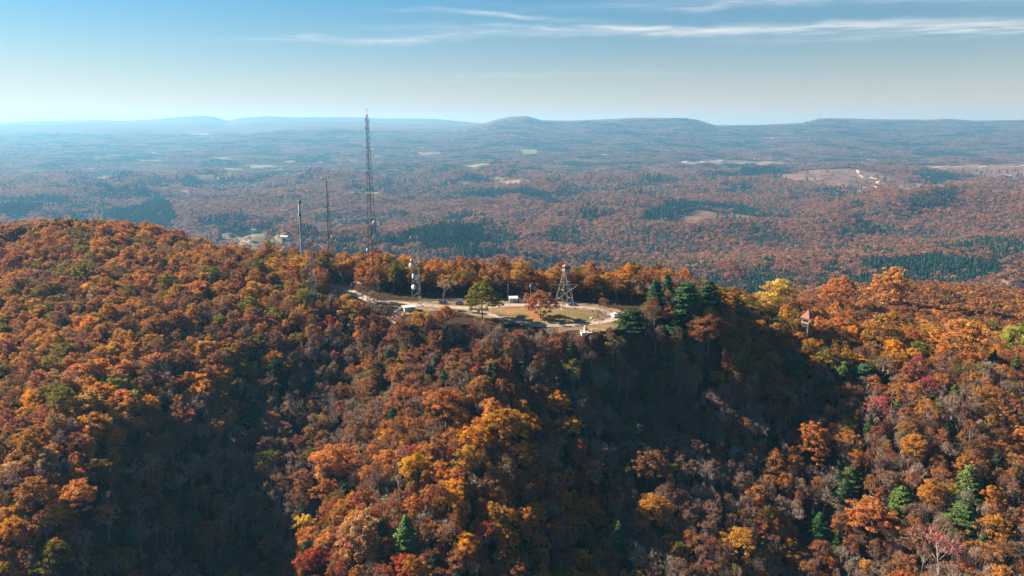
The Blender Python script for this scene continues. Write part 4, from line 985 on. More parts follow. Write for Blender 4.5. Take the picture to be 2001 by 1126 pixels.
def sheet(name, uv, z, mat, mound=0.0, st=1.5, drape=None):
    P = [tuple(G0(u, v)[:2]) for u, v in uv]; xs = [p[0] for p in P]; ys = [p[1] for p in P]
    X, Yg = np.meshgrid(np.arange(min(xs) - 2, max(xs) + 2, st), np.arange(min(ys) - 2, max(ys) + 2, st)); ny, nx = X.shape
    w = gnoise(X * 0.17, Yg * 0.17) * 1.6; ins = inpoly(X + w, Yg + w, P)
    dist = np.full(X.shape, 1e9)
    for i in range(len(P)): dist = np.minimum(dist, seg_d(X, Yg, *P[i], *P[(i + 1) % len(P)]))
    zz = (land_z(X, Yg) if drape else 0) + z + mound * sstep(0, 9, dist) * (0.75 + 0.5 * gnoise(X * 0.06, Yg * 0.06)) * ins + (0.12 * gnoise(X * 0.5, Yg * 0.5) if mound else 0) * sstep(0, 2, dist)
    cell = ins[:-1, :-1] & ins[1:, :-1] & ins[:-1, 1:] & ins[1:, 1:]; jj, ii = np.nonzero(cell); a = jj * nx + ii; F = np.stack([a, a + 1, a + nx + 1, a + nx], -1)
    us, inv = np.unique(F, return_inverse=True); Vv = np.stack([X, Yg, zz + 0 * X], -1).reshape(-1, 3)[us]
    o = bpy.data.objects.new(name, np_mesh(name, Vv, inv.reshape(-1, 4), mat, 4, smooth=True)); COL.objects.link(o); o['kind'] = 'structure'; return o
sheet('hilltop_yard', [(728,587),(800,588),(900,588),(930,590),(970,582),(1130,588),(1180,597),(1226,610),(1226,634),(1190,646),(1165,652),(1110,650),(1060,642),(975,630),(915,618),(880,604),(800,616),(770,624),(740,604)], 0.06, M_YARD, drape=True)
sheet('grass_mound', [(975,607),(1000,603),(1050,603),(1110,604),(1150,609),(1168,616),(1160,626),(1130,630),(1080,630),(1030,627),(990,619),(972,612)], 0.12, M_MOUND, mound=1.1, st=1.0)
sheet('red_earth_bank', [(1120,641),(1180,640),(1180,645),(1150,648),(1118,646)], 0.10, M_BANK, st=1.0, drape=True)
sheet('graded_earth', [(755,602),(785,606),(795,612),(785,616),(762,616),(748,609)], 0.10, M_BANK, st=1.0, drape=True)
sheet('graded_earth', [(636,554),(690,556),(700,566),(690,580),(660,584),(636,574)], 0.12, M_BANK, st=1.5, drape=True)
rd = [G0(u, v)[:2] for u, v in [(640,556),(668,562),(700,578),(735,591),(790,594),(850,599),(905,603),(945,601),(990,597),(1050,597),(1110,599),(1160,605),(1195,613)]]
ribbon('gravel_road', rd, 6.0, M_ROAD, 0.16)
rd = [G0(u, v)[:2] for u, v in [(905,603),(940,610),(975,619),(1010,629),(1050,636),(1100,637),(1150,634),(1185,629),(1203,622),(1195,613)]]
ribbon('gravel_loop', rd, 5.0, M_ROAD, 0.20)
rd = [G0(u, v)[:2] for u, v in [(745,612),(765,608),(790,600),(810,596)]]
ribbon('gravel_spur', rd, 4.0, M_ROAD, 0.24)

def lattice(name, label, base, h, w0, w1, nleg=3, rz=0.3, leg_r=0.14, br_r=0.05, bay=1.0, mat=M_GALV, bmat=None, power=1.0, top_paint=0, group=None, cat='radio mast'):
    root = empty(name, tuple(base), rz); tag(root, label, cat, group); bmat = bmat or mat
    def corner(i, z):
        f = (z / h) ** power; w = (w0 + (w1 - w0) * f) / (2 * math.sin(math.pi / nleg)); a = 2 * math.pi * i / nleg + math.pi / 2
        return Vector((math.cos(a) * w, math.sin(a) * w, z))
    zs = [0.0]
    while zs[-1] < h - 0.6:
        f = zs[-1] / h; zs.append(min(h, zs[-1] + max(0.9, bay * (w0 + (w1 - w0) * f))))
    for i in range(nleg):
        mb = MB(); mp = MB()
        for a, b in zip(zs[:-1], zs[1:]):
            (mp if a > h - top_paint else mb).tube(corner(i, a), corner(i, b), leg_r * (1 - 0.45 * a / h), leg_r * (1 - 0.45 * b / h), 5, False)
        lg = mb.build('leg', mat, root)
        if top_paint: mp.build('painted_section', M_RED, lg)
    hz = MB(); dg = MB()
    for m_, (a, b) in enumerate(zip(zs[:-1], zs[1:])):
        for i in range(nleg):
            j = (i + 1) % nleg
            hz.tube(corner(i, b), corner(j, b), br_r, k=4, cap=False)
            if (m_ + i) % 2 == 0: dg.tube(corner(i, a), corner(j, b), br_r, k=4, cap=False)
            else: dg.tube(corner(j, a), corner(i, b), br_r, k=4, cap=False)
    o = hz.build('cross_bracing', bmat, root); o['kind'] = 'stuff'
    o = dg.build('diagonal_bracing', bmat, root); o['kind'] = 'stuff'
    pads = MB()
    for i in range(nleg): c = corner(i, 0); MBp = MB(); MBp.box((c.x, c.y, 0.15), (1.1, 1.1, 0.9)); MBp.build('footing', M_CONC, root)
    lad = MB(); c0, c1 = corner(0, 0) * 0.86, corner(0, h) * 0.86
    for s in (-0.2, 0.2): lad.tube(c0 + Vector((s, 0, 0)), c1 + Vector((s, 0, 0)), 0.03, k=4)
    lad.build('ladder', bmat, root); return root
def to_local(root, p):
    q = Vector(p) - root.location; c, s = math.cos(-root.rotation_euler.z), math.sin(-root.rotation_euler.z); return Vector((q.x * c - q.y * s, q.x * s + q.y * c, q.z))
def dish(root, u, v, Y, r, face, drum=0.9, white=True, label=None):
    """a drum antenna with its radome, on a bracket; face = world direction it looks"""
    p = to_local(root, at(u, v, Y)); ca, sa = math.cos(-root.rotation_euler.z), math.sin(-root.rotation_euler.z); f = Vector((face[0] * ca - face[1] * sa, face[0] * sa + face[1] * ca, 0)).normalized()
    mb = MB(); mb.lathe(p - f * drum * 0.5, f, [(-0.35 * r, 0.25 * r), (-0.05, 0.8 * r), (0.05, r), (drum, r)], 20); d = mb.build('microwave_dish', M_DISHB, root, True)
    if label: d['label'] = label
    mb = MB(); mb.lathe(p + f * (drum * 0.5 + 0.01), f, [(0, r * 1.0), (0.05, r * 0.97), (0.18, r * 0.5), (0.22, 0.05)], 20); mb.build('radome', M_DISHW if white else M_DISHB, d, True)
    mb = MB(); q = p - f * (drum * 0.5 + 0.3 * r); ax = Vector((0, 0, p.z)); ax = Vector((p.x * 0.55, p.y * 0.55, p.z)); mb.tube(q, ax, 0.07, k=5); mb.tube(q + Vector((0, 0, -0.6)), q + Vector((0, 0, 0.6)), 0.06, k=5); mb.build('bracket', M_GALV, d)
    return d
def whips(root, pts, h, r=0.05, mat=None):
    for p in pts: mb = MB(); mb.tube(p, Vector(p) + Vector((0, 0, h)), r, r * 0.6, 5); mb.build('whip_antenna', mat or M_WHITE, root)

# the tallest mast
bp = G0(733, 598); hz_ = at(733, 213, bp[1])[2]
tm = lattice('radio_mast', 'tallest dark lattice mast, its tip above the far mountains', (bp[0], bp[1], 0), hz_ - 2.5, 6.0, 0.9, 3, 0.25, 0.15, 0.052, 1.0, M_DARKST, top_paint=6)
mb = MB(); mb.tube((0, 0, hz_ - 2.7), (0, 0, hz_ - 0.4), 0.06, k=6); mb.lathe((0, 0, hz_ - 0.5), (0, 0, 1), [(0, 0.25), (0.1, 0.3), (0.5, 0.3), (0.6, 0.12)], 10); mb.build('beacon_lamp', M_LAMP, tm)
for s, z in ((-0.9, hz_ - 5.5), (0.9, hz_ - 6.0), (-0.9, hz_ - 9), (0.8, hz_ - 9.5)): mb = MB(); mb.box((s, 0, z), (0.35, 0.25, 2.0)); mb.build('panel_antenna', M_WHITE, tm)
dish(tm, 731, 436, bp[1] - 1.5, 1.2, (-0.5, -0.85), 0.5, False, 'dark grid dish on the upper shaft'); dish(tm, 732, 465, bp[1] - 1.5, 1.0, (0.4, -0.9), 0.5, False)
dish(tm, 718, 489, bp[1] - 1.5, 0.9, (-1, -0.25), 0.7, True, 'white drum dish at the shaft side'); dish(tm, 739, 484, bp[1], 0.6, (0.8, -0.5), 0.4, False)

# monopole with antenna rings
Ym = 430; b0 = at(594.5, 553, Ym); mz = at(584, 392, Ym)[2]; gz_ = H1(b0[0], Ym)
mp_ = empty('monopole', (b0[0], Ym, gz_)); tag(mp_, 'dark steel monopole crowned by two rings of panel antennas', 'cell tower'); hh = mz - gz_
mb = MB(); mb.lathe((0, 0, -0.5), (0, 0, 1), [(0, 0.95), (hh * 0.33, 0.82), (hh * 0.66, 0.66), (hh + 0.5, 0.5)], 14); mb.build('pole', M_BLUEW, mp_, True)
for zr, rr, n in ((hh - 1.0, 1.9, 9), (hh - 8.5, 1.3, 6)):
    mb = MB()
    for i in range(3):
        a, b = 2 * math.pi * i / 3 + 0.3, 2 * math.pi * (i + 1) / 3 + 0.3
        for dz in (-0.5, 0.5): mb.tube((math.cos(a) * rr, math.sin(a) * rr, zr + dz), (math.cos(b) * rr, math.sin(b) * rr, zr + dz), 0.07, k=5)
        mb.tube((0, 0, zr), (math.cos(a) * rr, math.sin(a) * rr, zr), 0.09, k=5)
    mb.build('antenna_platform', M_DARKST, mp_)
    for i in range(n):
        t = i / n * 3; k = int(t); f = t - k + 0.5 / n; a, b = 2 * math.pi * k / 3 + 0.3, 2 * math.pi * (k + 1) / 3 + 0.3
        x = math.cos(a) * (1 - f) + math.cos(b) * f; y = math.sin(a) * (1 - f) + math.sin(b) * f; l_ = math.hypot(x, y)
        mb = MB(); mb.box((x * rr * 1.08, y * rr * 1.08, zr), (0.34, 0.2, 2.1), math.atan2(y, x) + math.pi / 2); mb.build('panel_antenna', M_DARKST if i % 3 else M_WHITE, mp_)
mb = MB(); mb.tube((0.3, 0, hh), (0.3, 0, hh + 1.8), 0.05, k=5); mb.build('lightning_rod', M_GALV, mp_)

# wide-based lattice tower with an arm of whips
Yl = 366; b0 = at(614, 598, Yl); gz_ = H1(b0[0], Yl); tz = at(611, 472, Yl)[2]
lt = lattice('lattice_tower', 'short lattice tower with pale diagonals and white whip antennas on outrigger arms', (b0[0], Yl, gz_), tz - gz_, 6.2, 1.3, 4, 0.4, 0.17, 0.08, 0.85, M_DARKST, M_CONC, 0.8)
h_ = tz - gz_; mb = MB()
for s in (-1, 1):
    for dz in (-0.3, -1.6): mb.tube((0, 0, h_ + dz), (s * 4.3, -s * 1.4, h_ + dz + 0.2), 0.08, k=5)
    mb.tube((s * 4.3, -s * 1.4, h_ - 1.4), (s * 4.3, -s * 1.4, h_), 0.08, k=5)
mb.tube((-4.3, 1.4, h_ - .2), (-6.2, 2.0, h_ - .2), 0.08, k=5); mb.build('outrigger_arm', M_DARKST, lt)
whips(lt, [(-6.1, 2.0, h_ - 2.6), (-5.2, 1.7, h_ - 1.0), (-4.2, 1.4, h_ - 1.4), (2.4, -0.8, h_ - 0.4), (3.4, -1.1, h_ - 0.9), (4.3, -1.4, h_ - 0.6), (0.3, 0, h_ - 0.2)], 3.0, 0.08)
for s in (-0.8, 0.8): mb = MB(); mb.box((s, -0.5, h_ - 1.0), (0.4, 0.25, 2.2)); mb.build('panel_antenna', M_DARKST, lt)

# slim tapering mast
bp = G0(649, 557); tz = at(645, 352, bp[1])[2]
sm = lattice('radio_mast', 'slim grey lattice mast beside the monopole, rising from pale graded earth', (bp[0], bp[1], 0), tz, 4.4, 0.45, 3, 0.9, 0.15, 0.055, 0.9, M_DARKST, power=0.75)
whips(sm, [(-2.3, 0.3, tz * 0.72), (0.25, 0, tz - 0.3), (1.1, 0, tz * 0.93)], 5.0, 0.05, M_GALV)
mb = MB(); mb.tube((0, 0, tz * 0.75), (-2.3, 0.3, tz * 0.75), 0.05, k=4); mb.tube((0, 0, tz * 0.95), (1.1, 0, tz * 0.95), 0.05, k=4); mb.build('side_arm', M_GALV, sm)
dish(sm, 648, 462, bp[1] - 1, 0.5, (-0.4, -0.9), 0.3, True); dish(sm, 656, 470, bp[1] - 1, 0.6, (-0.9, -0.5), 0.3, True)

# dish tower
bp = G0(816, 597); tz = at(817, 462, bp[1])[2]
dt = lattice('dish_tower', 'lattice tower hung with white drum dishes at the road side', (bp[0], bp[1], 0), tz, 5.2, 2.6, 3, -0.12, 0.13, 0.05, 0.85, M_GALV)
for (u, v, r, f, dr, w, lb) in ((803,466,1.25,(-1,0.25),0.25,True,'topmost dish, seen edge on as a white crescent'), (804,511,1.3,(-1,0.1),0.5,True,'upright dish above the largest drum'), (805,519,1.45,(-0.45,-1),1.5,True,'largest drum dish'),
                                (808,540,1.25,(-1,-0.3),1.0,True,None), (814,543,1.3,(-0.4,-1),0.9,True,'disc facing the viewer'), (818,550,1.1,(0.7,-0.5),0.9,False,'blue grey dish'), (809,561,1.25,(-0.7,-0.8),1.2,True,'lowest drum dish')):
    dish(dt, u, v, bp[1] - 1.6, r, f, dr, w, lb)
whips(dt, [(1.2, 0.5, tz), (-0.9, 0.7, tz - 3)], 4.5, 0.05, M_GALV)

# fire tower
b0 = G0(1104, 601); ft = empty('fire_lookout_tower', (b0[0], b0[1], 0), R(24)); tag(ft, 'steel fire lookout tower with a little cabin on four splayed legs', 'fire tower')
FH = at(1103, 530, b0[1])[2]; FW0, FW1 = 7.2, 2.1
def fc(i, z): w = (FW0 + (FW1 - FW0) * z / FH) / 2; return Vector(((-1, 1, 1, -1)[i] * w, (-1, -1, 1, 1)[i] * w, z))
zz_ = [0, 5.0, 9.6, 13.6, 17.2, FH]
for i in range(4): mb = MB(); mb.tube(fc(i, 0), fc(i, FH), 0.12, 0.09, 5); mb.build('leg', M_WIRE, ft); mb = MB(); p = fc(i, 0); mb.box((p.x, p.y, 0.15), (1.0, 1.0, 0.7)); mb.build('footing', M_CONC, ft)
mb = MB(); m2 = MB()
for a, b in zip(zz_[:-1], zz_[1:]):
    for i in range(4):
        j = (i + 1) % 4; mb.tube(fc(i, a), fc(j, b), 0.025, k=4); mb.tube(fc(j, a), fc(i, b), 0.025, k=4); m2.tube(fc(i, b), fc(j, b), 0.05, k=4)
o = mb.build('cross_bracing', M_GALV, ft); o['kind'] = 'stuff'; m2.build('girt', M_GALV, ft)
for n, (a, b) in enumerate(zip(zz_[:-1], zz_[1:])):
    s = 1 if n % 2 == 0 else -1; w = (FW0 + (FW1 - FW0) * b / FH) / 2 * 0.7; mb = MB()
    for k in range(9): t = (k + 0.5) / 9; mb.box((s * w * (2 * t - 1), 0.3 * s, a + (b - a) * t), (0.35, 0.8, 0.06))
    for dy in (-0.42, 0.42): mb.tube((-s * w, 0.3 * s + dy, a), (s * w, 0.3 * s + dy, b), 0.05, k=4); mb.tube((-s * w, 0.3 * s + dy, a + 1), (s * w, 0.3 * s + dy, b + 1), 0.03, k=4)
    mb.build('stair_flight', M_GALV, ft); mb = MB(); mb.box((s * w, 0, b), (0.9, 1.6, 0.08)); mb.build('landing', M_WOOD, ft)
mb = MB(); mb.box((0, 0, FH + 0.06), (2.5, 2.5, 0.12)); cabn = mb.build('cabin_floor', M_WOOD, ft)
mb = MB(); c = 1.12
for sx, sy, dx, dy in ((0, -c, 2.3, 0.08), (0, c, 2.3, 0.08), (-c, 0, 0.08, 2.14), (c, 0, 0.08, 2.14)): mb.box((sx, sy, FH + 0.12 + 0.55), (dx, dy, 1.1)); 
for sx in (-1, 1):
    for sy in (-1, 1): mb.box((sx * c, sy * c, FH + 1.95), (0.13, 0.13, 1.46))
cb = mb.build('cabin_wall', M_BLUEW, ft)
for sx, sy, dx, dy in ((0, -c, 2.05, 0.03), (0, c, 2.05, 0.03), (-c, 0, 0.03, 2.05), (c, 0, 0.03, 2.05)): mb = MB(); mb.box((sx, sy, FH + 1.22 + 0.6), (dx, dy, 1.15)); mb.build('window', M_GLASS, cb)
mb = MB(); e_ = 1.55; ap = (0, 0, FH + 3.65); q = [(-e_, -e_, FH + 2.55), (e_, -e_, FH + 2.55), (e_, e_, FH + 2.55), (-e_, e_, FH + 2.55)]
for i in range(4): mb.poly([q[i], q[(i + 1) % 4], ap])
mb.poly(q[::-1]); mb.build('roof', M_ROOFR, ft); mb = MB(); mb.tube(ap, (0, 0, FH + 5.2), 0.05, k=5); mb.build('finial', M_GALV, ft)
# the star frame hung on its front
Ys = b0[1] - 3.4; S5 = {k: Vector(at(u, v, Ys)) for k, (u, v) in dict(T=(1102,528), LT=(1074,556.5), RT=(1130,556.5), BL=(1085,588), BR=(1119,588)).items()}
cs = sum(S5.values(), Vector()) / 5; st = empty('star_frame', tuple(cs)); tag(st, 'big five pointed star of pale timber bars hung on the fire tower', 'star decoration')
for a, b in (('BL', 'RT'), ('RT', 'LT'), ('LT', 'BR'), ('BR', 'T'), ('T', 'BL')):
    mb = MB(); p, q = S5[a] - cs, S5[b] - cs; mb.tube(p, q, 0.11, k=4)
    mb.build('bar', M_POLE, st)
    mb = MB()
    for k in range(12): c_ = p.lerp(q, (k + 0.5) / 12); mb.lathe(c_ + Vector((0, -0.14, 0)), (0, -1, 0), [(0, 0.05), (0.08, 0.07), (0.14, 0.03)], 6)
    mb.build('light_string', M_LAMP, st)

def gable_hut(name, label, cat, base, sx, sy, hw, hr, rz, wall, roof, over=0.3, door=None, windows=()):
    r_ = empty(name, tuple(base), rz); tag(r_, label, cat); mb = MB(); mb.box((0, 0, hw / 2 - 0.3), (sx, sy, hw + 0.6))
    mb.poly([(-sx / 2, -sy / 2, hw), (-sx / 2, sy / 2, hw), (-sx / 2, 0, hw + hr)][::-1]); mb.poly([(sx / 2, -sy / 2, hw), (sx / 2, sy / 2, hw), (sx / 2, 0, hw + hr)]); mb.build('wall', wall, r_)
    mb = MB(); X = sx / 2 + over; Yo = sy / 2 + over; dz = hr * over / (sy / 2)
    for s in (-1, 1):
        a = [(-X, s * Yo, hw - dz + .02), (X, s * Yo, hw - dz + .02), (X, 0, hw + hr + .02), (-X, 0, hw + hr + .02)]; b = [(p[0], p[1], p[2] + 0.14) for p in a]
        mb.poly(a); mb.poly(b)
        for i in range(4): j = (i + 1) % 4; mb.poly([a[i], a[j], b[j], b[i]])
    mb.build('roof', roof, r_)
    if door: mb = MB(); mb.box((door[0], -sy / 2 - 0.03, door[2] / 2), (door[1], 0.06, door[2])); mb.build('door', M_BLUEW, r_)
    for (x, z, w, h__) in windows:
        mb = MB(); mb.box((x, -sy / 2 - 0.02, z), (w, 0.04, h__)); mb.build('window', M_GLASS, r_)
    return r_
p = G0(1003, 591.5); gable_hut('equipment_shed', 'small grey equipment shed with a bright white roof beside the gravel', 'shed', (p[0], p[1] + 1.5, 0), 4.4, 3.2, 2.3, 0.8, 0.06, M_CONC, M_WHITE, 0.25, (0.6, 1.0, 2.0))
p = G0(711, 561); gable_hut('roadside_building', 'low building with a white roof half hidden in trees behind the tallest mast', 'building', (p[0], p[1], 0), 8.5, 5, 2.6, 1.1, 0.25, M_CONC, M_WHITE, 0.4, (1, 1.0, 2.1), ((-2.2, 1.5, 1.2, 0.9),))
p = G0(800, 607); r_ = empty('flat_roofed_hut', (p[0], p[1], H1(p[0], p[1])), 0.3); tag(r_, 'low hut with a flat pale slab roof beside the road cutting', 'hut')
mb = MB(); mb.box((0, 0, 0.9), (5.4, 3.6, 2.4)); mb.build('wall', M_CONC, r_); mb = MB(); mb.box((0, 0, 2.22), (7.0, 5.2, 0.22)); mb.build('roof', M_CONC, r_); mb = MB(); mb.box((1.2, -2.12, 0.9), (1.0, 0.06, 2.0)); mb.build('door', M_BLUEW, r_)
# fenced compound next to the shed
p = G0(1020, 591); fe = empty('chain_link_fence', (p[0], p[1] + 2.5, 0), 0.04); tag(fe, 'tall wire fence compound attached to the white roofed shed', 'fence')
fw, fd, fh = 4.6, 5.0, 3.0; ring = [(-fw / 2, -fd / 2), (0, -fd / 2), (fw / 2, -fd / 2), (fw / 2, 0), (fw / 2, fd / 2), (0, fd / 2), (-fw / 2, fd / 2), (-fw / 2, 0)]
for x, y in ring: mb = MB(); mb.tube((x, y, -0.3), (x, y, fh), 0.05, k=5); mb.build('post', M_GALV, fe)
for i in range(8):
    (x1, y1), (x2, y2) = ring[i], ring[(i + 1) % 8]; mb = MB()
    for z in (0.1, fh): mb.tube((x1, y1, z), (x2, y2, z), 0.03, k=4)
    L_ = math.hypot(x2 - x1, y2 - y1)
    for k in range(12):
        t = k / 12; 
        for (za, zb) in ((0.1, fh), (fh, 0.1)):
            t2 = min(1, t + 0.35); mb.tube((x1 + (x2 - x1) * t, y1 + (y2 - y1) * t, za), (x1 + (x2 - x1) * t2, y1 + (y2 - y1) * t2, za + (zb - za) * (t2 - t) / 0.35), 0.008, k=3, cap=False)
    mb.build('mesh_panel', M_GALV, fe)
for n, (dx, c_) in enumerate(((-1.2, 'white equipment cabinet at the shed side of the fence compound'), (1.3, 'white equipment cabinet at the pole side of the fence compound'))):
    r_ = empty('equipment_cabinet', (p[0] + dx, p[1] + 2.3, 0)); tag(r_, c_, 'cabinet', 'cabinets in the fenced compound'); mb = MB(); mb.box((0, 0, 0.75), (0.9, 0.7, 1.3)); mb.build('body', M_WHITE, r_); mb = MB(); mb.box((0, -0.37, 0.75), (0.8, 0.03, 1.1)); mb.build('door', M_CONC, r_); mb = MB(); mb.box((0, 0, 0.05), (1.2, 1.0, 0.16)); mb.build('plinth', M_CONC, r_)
# poles and wires
def upole(name, label, base, h, lean=(0, 0), arm=True, cans=True, r=0.16, mat=M_POLE):
    r_ = empty(name, tuple(base)); tag(r_, label, 'utility pole'); t = Vector((lean[0], lean[1], h)); mb = MB(); mb.tube((0, 0, -0.8), t, r, r * 0.7, 8); mb.build('pole', mat, r_)
    if arm:
        mb = MB(); mb.box((t.x, t.y, h - 0.6), (1.8, 0.12, 0.14), 0.3); a = mb.build('crossarm', M_WOOD, r_)
        for s in (-0.8, 0, 0.8): mb = MB(); mb.lathe((t.x + s * math.cos(.3), t.y + s * math.sin(.3), h - 0.5), (0, 0, 1), [(0, 0.05), (0.1, 0.09), (0.2, 0.05)], 6); mb.build('insulator', M_WHITE, a)
    if cans: mb = MB(); mb.lathe((t.x - 0.32, t.y - 0.12, h - 2.2), (0, 0, 1), [(0, 0.2), (0.05, 0.27), (0.9, 0.27), (1.0, 0.15)], 10); mb.build('transformer', M_WHITE, r_)
    return r_
p = G0(1037, 594); hp = at(1037, 552.5, p[1])[2]; upole('utility_pole', 'wooden pole with a white transformer between shed and fire tower', (p[0], p[1], 0), hp)
def wire(name, label, A, B, sag, r=0.045, n=14, group=None):
    A, B = Vector(A), Vector(B); mb = MB(); P = [A.lerp(B, t / n) - Vector((0, 0, sag * 4 * (t / n) * (1 - t / n))) for t in range(n + 1)]
    for a, b in zip(P[:-1], P[1:]): mb.tube(a, b, r, k=4, cap=False)
    o = mb.build(name, M_WIRE); tag(o, label, 'wire', group); return o
wire('overhead_wire', 'sagging overhead wire from the transformer pole to the fire tower', (p[0], p[1], hp - 0.7), at(1077, 573, b0[1] - 3), 1.4)
wire('overhead_wire', 'lower slack wire under the sagging one by the fire tower', (p[0], p[1], hp - 2.0), at(1076, 575, b0[1] - 3), 1.7)
p = G0(993, 592); r_ = empty('whip_mast', (p[0], p[1] + 1, 0)); tag(r_, 'needle thin antenna mast at the corner of the white roofed shed', 'antenna'); hw = at(993, 523, p[1] + 1)[2]
mb = MB(); mb.tube((0, 0, -0.3), (0, 0, hw * 0.55), 0.09, k=6); mb.tube((0, 0, hw * 0.55), (0, 0, hw), 0.05, 0.03, k=6); mb.build('mast', M_GALV, r_)
for z in (0.42, 0.5): mb = MB(); mb.box((0, -0.15, hw * z), (0.3, 0.2, 0.9)); mb.build('panel_antenna', M_WHITE, r_)
p = G0(673, 557); p2 = at(669, 531, p[1]); upole('leaning_pole', 'leaning pale pole on the graded earth below the slim mast', (p[0], p[1], 0), p2[2], (p2[0] - p[0] - 1.0, 0), False, True, 0.22, M_CONC)
p = G0(673, 555); q = at(689, 558.5, p[1] - 2); r_ = empty('fallen_pole', (p[0], p[1], 0)); tag(r_, 'long pale pole propped low beside the leaning pole', 'pole'); mb = MB(); mb.tube((0, 0, 1.2), (q[0] - p[0], q[1] - p[1], 0.5), 0.2, 0.17, 8); mb.build('pole', M_CONC, r_); mb = MB(); mb.tube((0.3, 0, -0.3), (0.3, 0, 1.2), 0.12, k=6); mb.build('prop', M_WOOD, r_)
wire('overhead_wire', 'short level wire from the slim mast to the leaning pole', at(652, 538, 411), (G0(673, 557)[0] - 1.4, p[1], p2[2] - 1.2), 0.2)
# weathered stockade by the lattice tower
p = on_ground(578, 568); wp = empty('wooden_pen', (p[0], p[1], H1(p[0], p[1])), 0.1); tag(wp, 'dark weathered timber pen among trees near the monopole', 'wooden pen')
for i in range(8): mb = MB(); mb.tube((-5 + i * 1.45, -1.5, -0.5), (-5 + i * 1.45, -1.5, 4.6), 0.14, k=6); mb.build('post', M_WOOD, wp)
for z in (1.2, 2.6, 4.2): mb = MB(); mb.box((0.07, -1.66, z), (10.6, 0.08, 0.3)); mb.build('rail', M_WOOD, wp)
mb = MB(); mb.box((0, 0.5, 1.9), (9.4, 3.4, 4.2)); mb.build('wall', simple('dark_boards', (0.05, 0.042, 0.035), 0.9, 0, 0.3, 4), wp); mb = MB(); mb.box((0, 0.5, 4.12), (10.2, 3.8, 0.16)); mb.build('roof', M_WOOD, wp)

# vehicles
def vehicle(name, label, cat, u, v, rz, paint, kind='car', group=None):
    p = G0(u, v); r_ = empty(name, (p[0], p[1], 0.22), rz); tag(r_, label, cat, group); bm_ = MB()
    if kind == 'van': L_, W_, prof = 5.0, 2.0, [(-2.5, .35), (-2.5, 1.1), (-2.42, 2.02), (-2.2, 2.14), (1.0, 2.14), (1.75, 1.35), (2.42, 1.12), (2.5, .8), (2.5, .35)]
    else: L_, W_, prof = 4.5, 1.8, [(-2.25, .35), (-2.25, .95), (-1.7, 1.02), (-1.2, 1.48), (0.5, 1.5), (1.15, 1.02), (2.1, .88), (2.25, .65), (2.25, .35)]
    n = len(prof); 
    def wy(z): return W_ / 2 * (1 if z < 1.06 else 0.86)
    for s in (-1, 1): bm_.poly([(x, s * wy(z), z) for x, z in (prof if s < 0 else prof[::-1])])
    for i in range(n): a, b = prof[i], prof[(i + 1) % n]; bm_.poly([(a[0], -wy(a[1]), a[1]), (a[0], wy(a[1]), a[1]), (b[0], wy(b[1]), b[1]), (b[0], -wy(b[1]), b[1])])
    bm_.build('body', paint, r_)
    zt = 2.0 if kind == 'van' else 1.42
    mb = MB(); mb.box(((-0.6, 0, (1.15 + zt) / 2) if kind == 'van' else (-0.35, 0, 1.25)), ((2.9, W_ * 0.88, zt - 1.2) if kind == 'van' else (1.6, W_ * 0.88, 0.32))); mb.build('side_window', M_GLASS, r_)
    mb = MB(); mb.box((-2.50, 0, 1.62) if kind == 'van' else (-1.5, 0, 1.26), (0.06, 1.35, 0.55) if kind == 'van' else (0.3, 1.3, 0.26)); mb.build('rear_window', M_GLASS, r_)
    for x in (-L_ * 0.31, L_ * 0.31):
        for s in (-1, 1):
            mb = MB(); mb.lathe((x, s * (W_ / 2 - 0.12) - 0.11, 0.34), (0, 1, 0), [(0, 0.3), (0.02, 0.34), (0.2, 0.34), (0.22, 0.3)], 14); w_ = mb.build('wheel', M_RUBBER, r_)
    for s in (-1, 1): mb = MB(); mb.box((-L_ / 2 - 0.01, s * 0.75, 0.95), (0.04, 0.18, 0.3)); mb.build('tail_light', M_RED, r_)
    for s in (-1, 1): mb = MB(); mb.box((L_ / 2 - 0.02, s * 0.65, 0.72), (0.06, 0.3, 0.14)); mb.build('headlight', M_LAMP, r_)
    return r_
M_BLUEP = simple('blue_car_paint', (0.03, 0.10, 0.28), 0.3, 0.0, 0.03, 1, 0.5); M_GREYP = simple('slate_car_paint', (0.10, 0.15, 0.22), 0.3, 0, 0.03, 1, 0.5)
vehicle('parked_van', 'white van parked where the loop road meets the pines', 'van', 1200, 620, R(100), M_WHITE, 'van')
vehicle('parked_car', 'blue car parked under the foot of the fire tower', 'car', 1119, 597.5, R(12), M_BLUEP)
vehicle('parked_car', 'blue car behind the thin tan shrub by the dish tower', 'car', 866, 594, R(-8), M_BLUEP); vehicle('parked_car', 'slate coloured car in shade next to the large olive oak', 'car', 897, 595, R(10), M_GREYP)

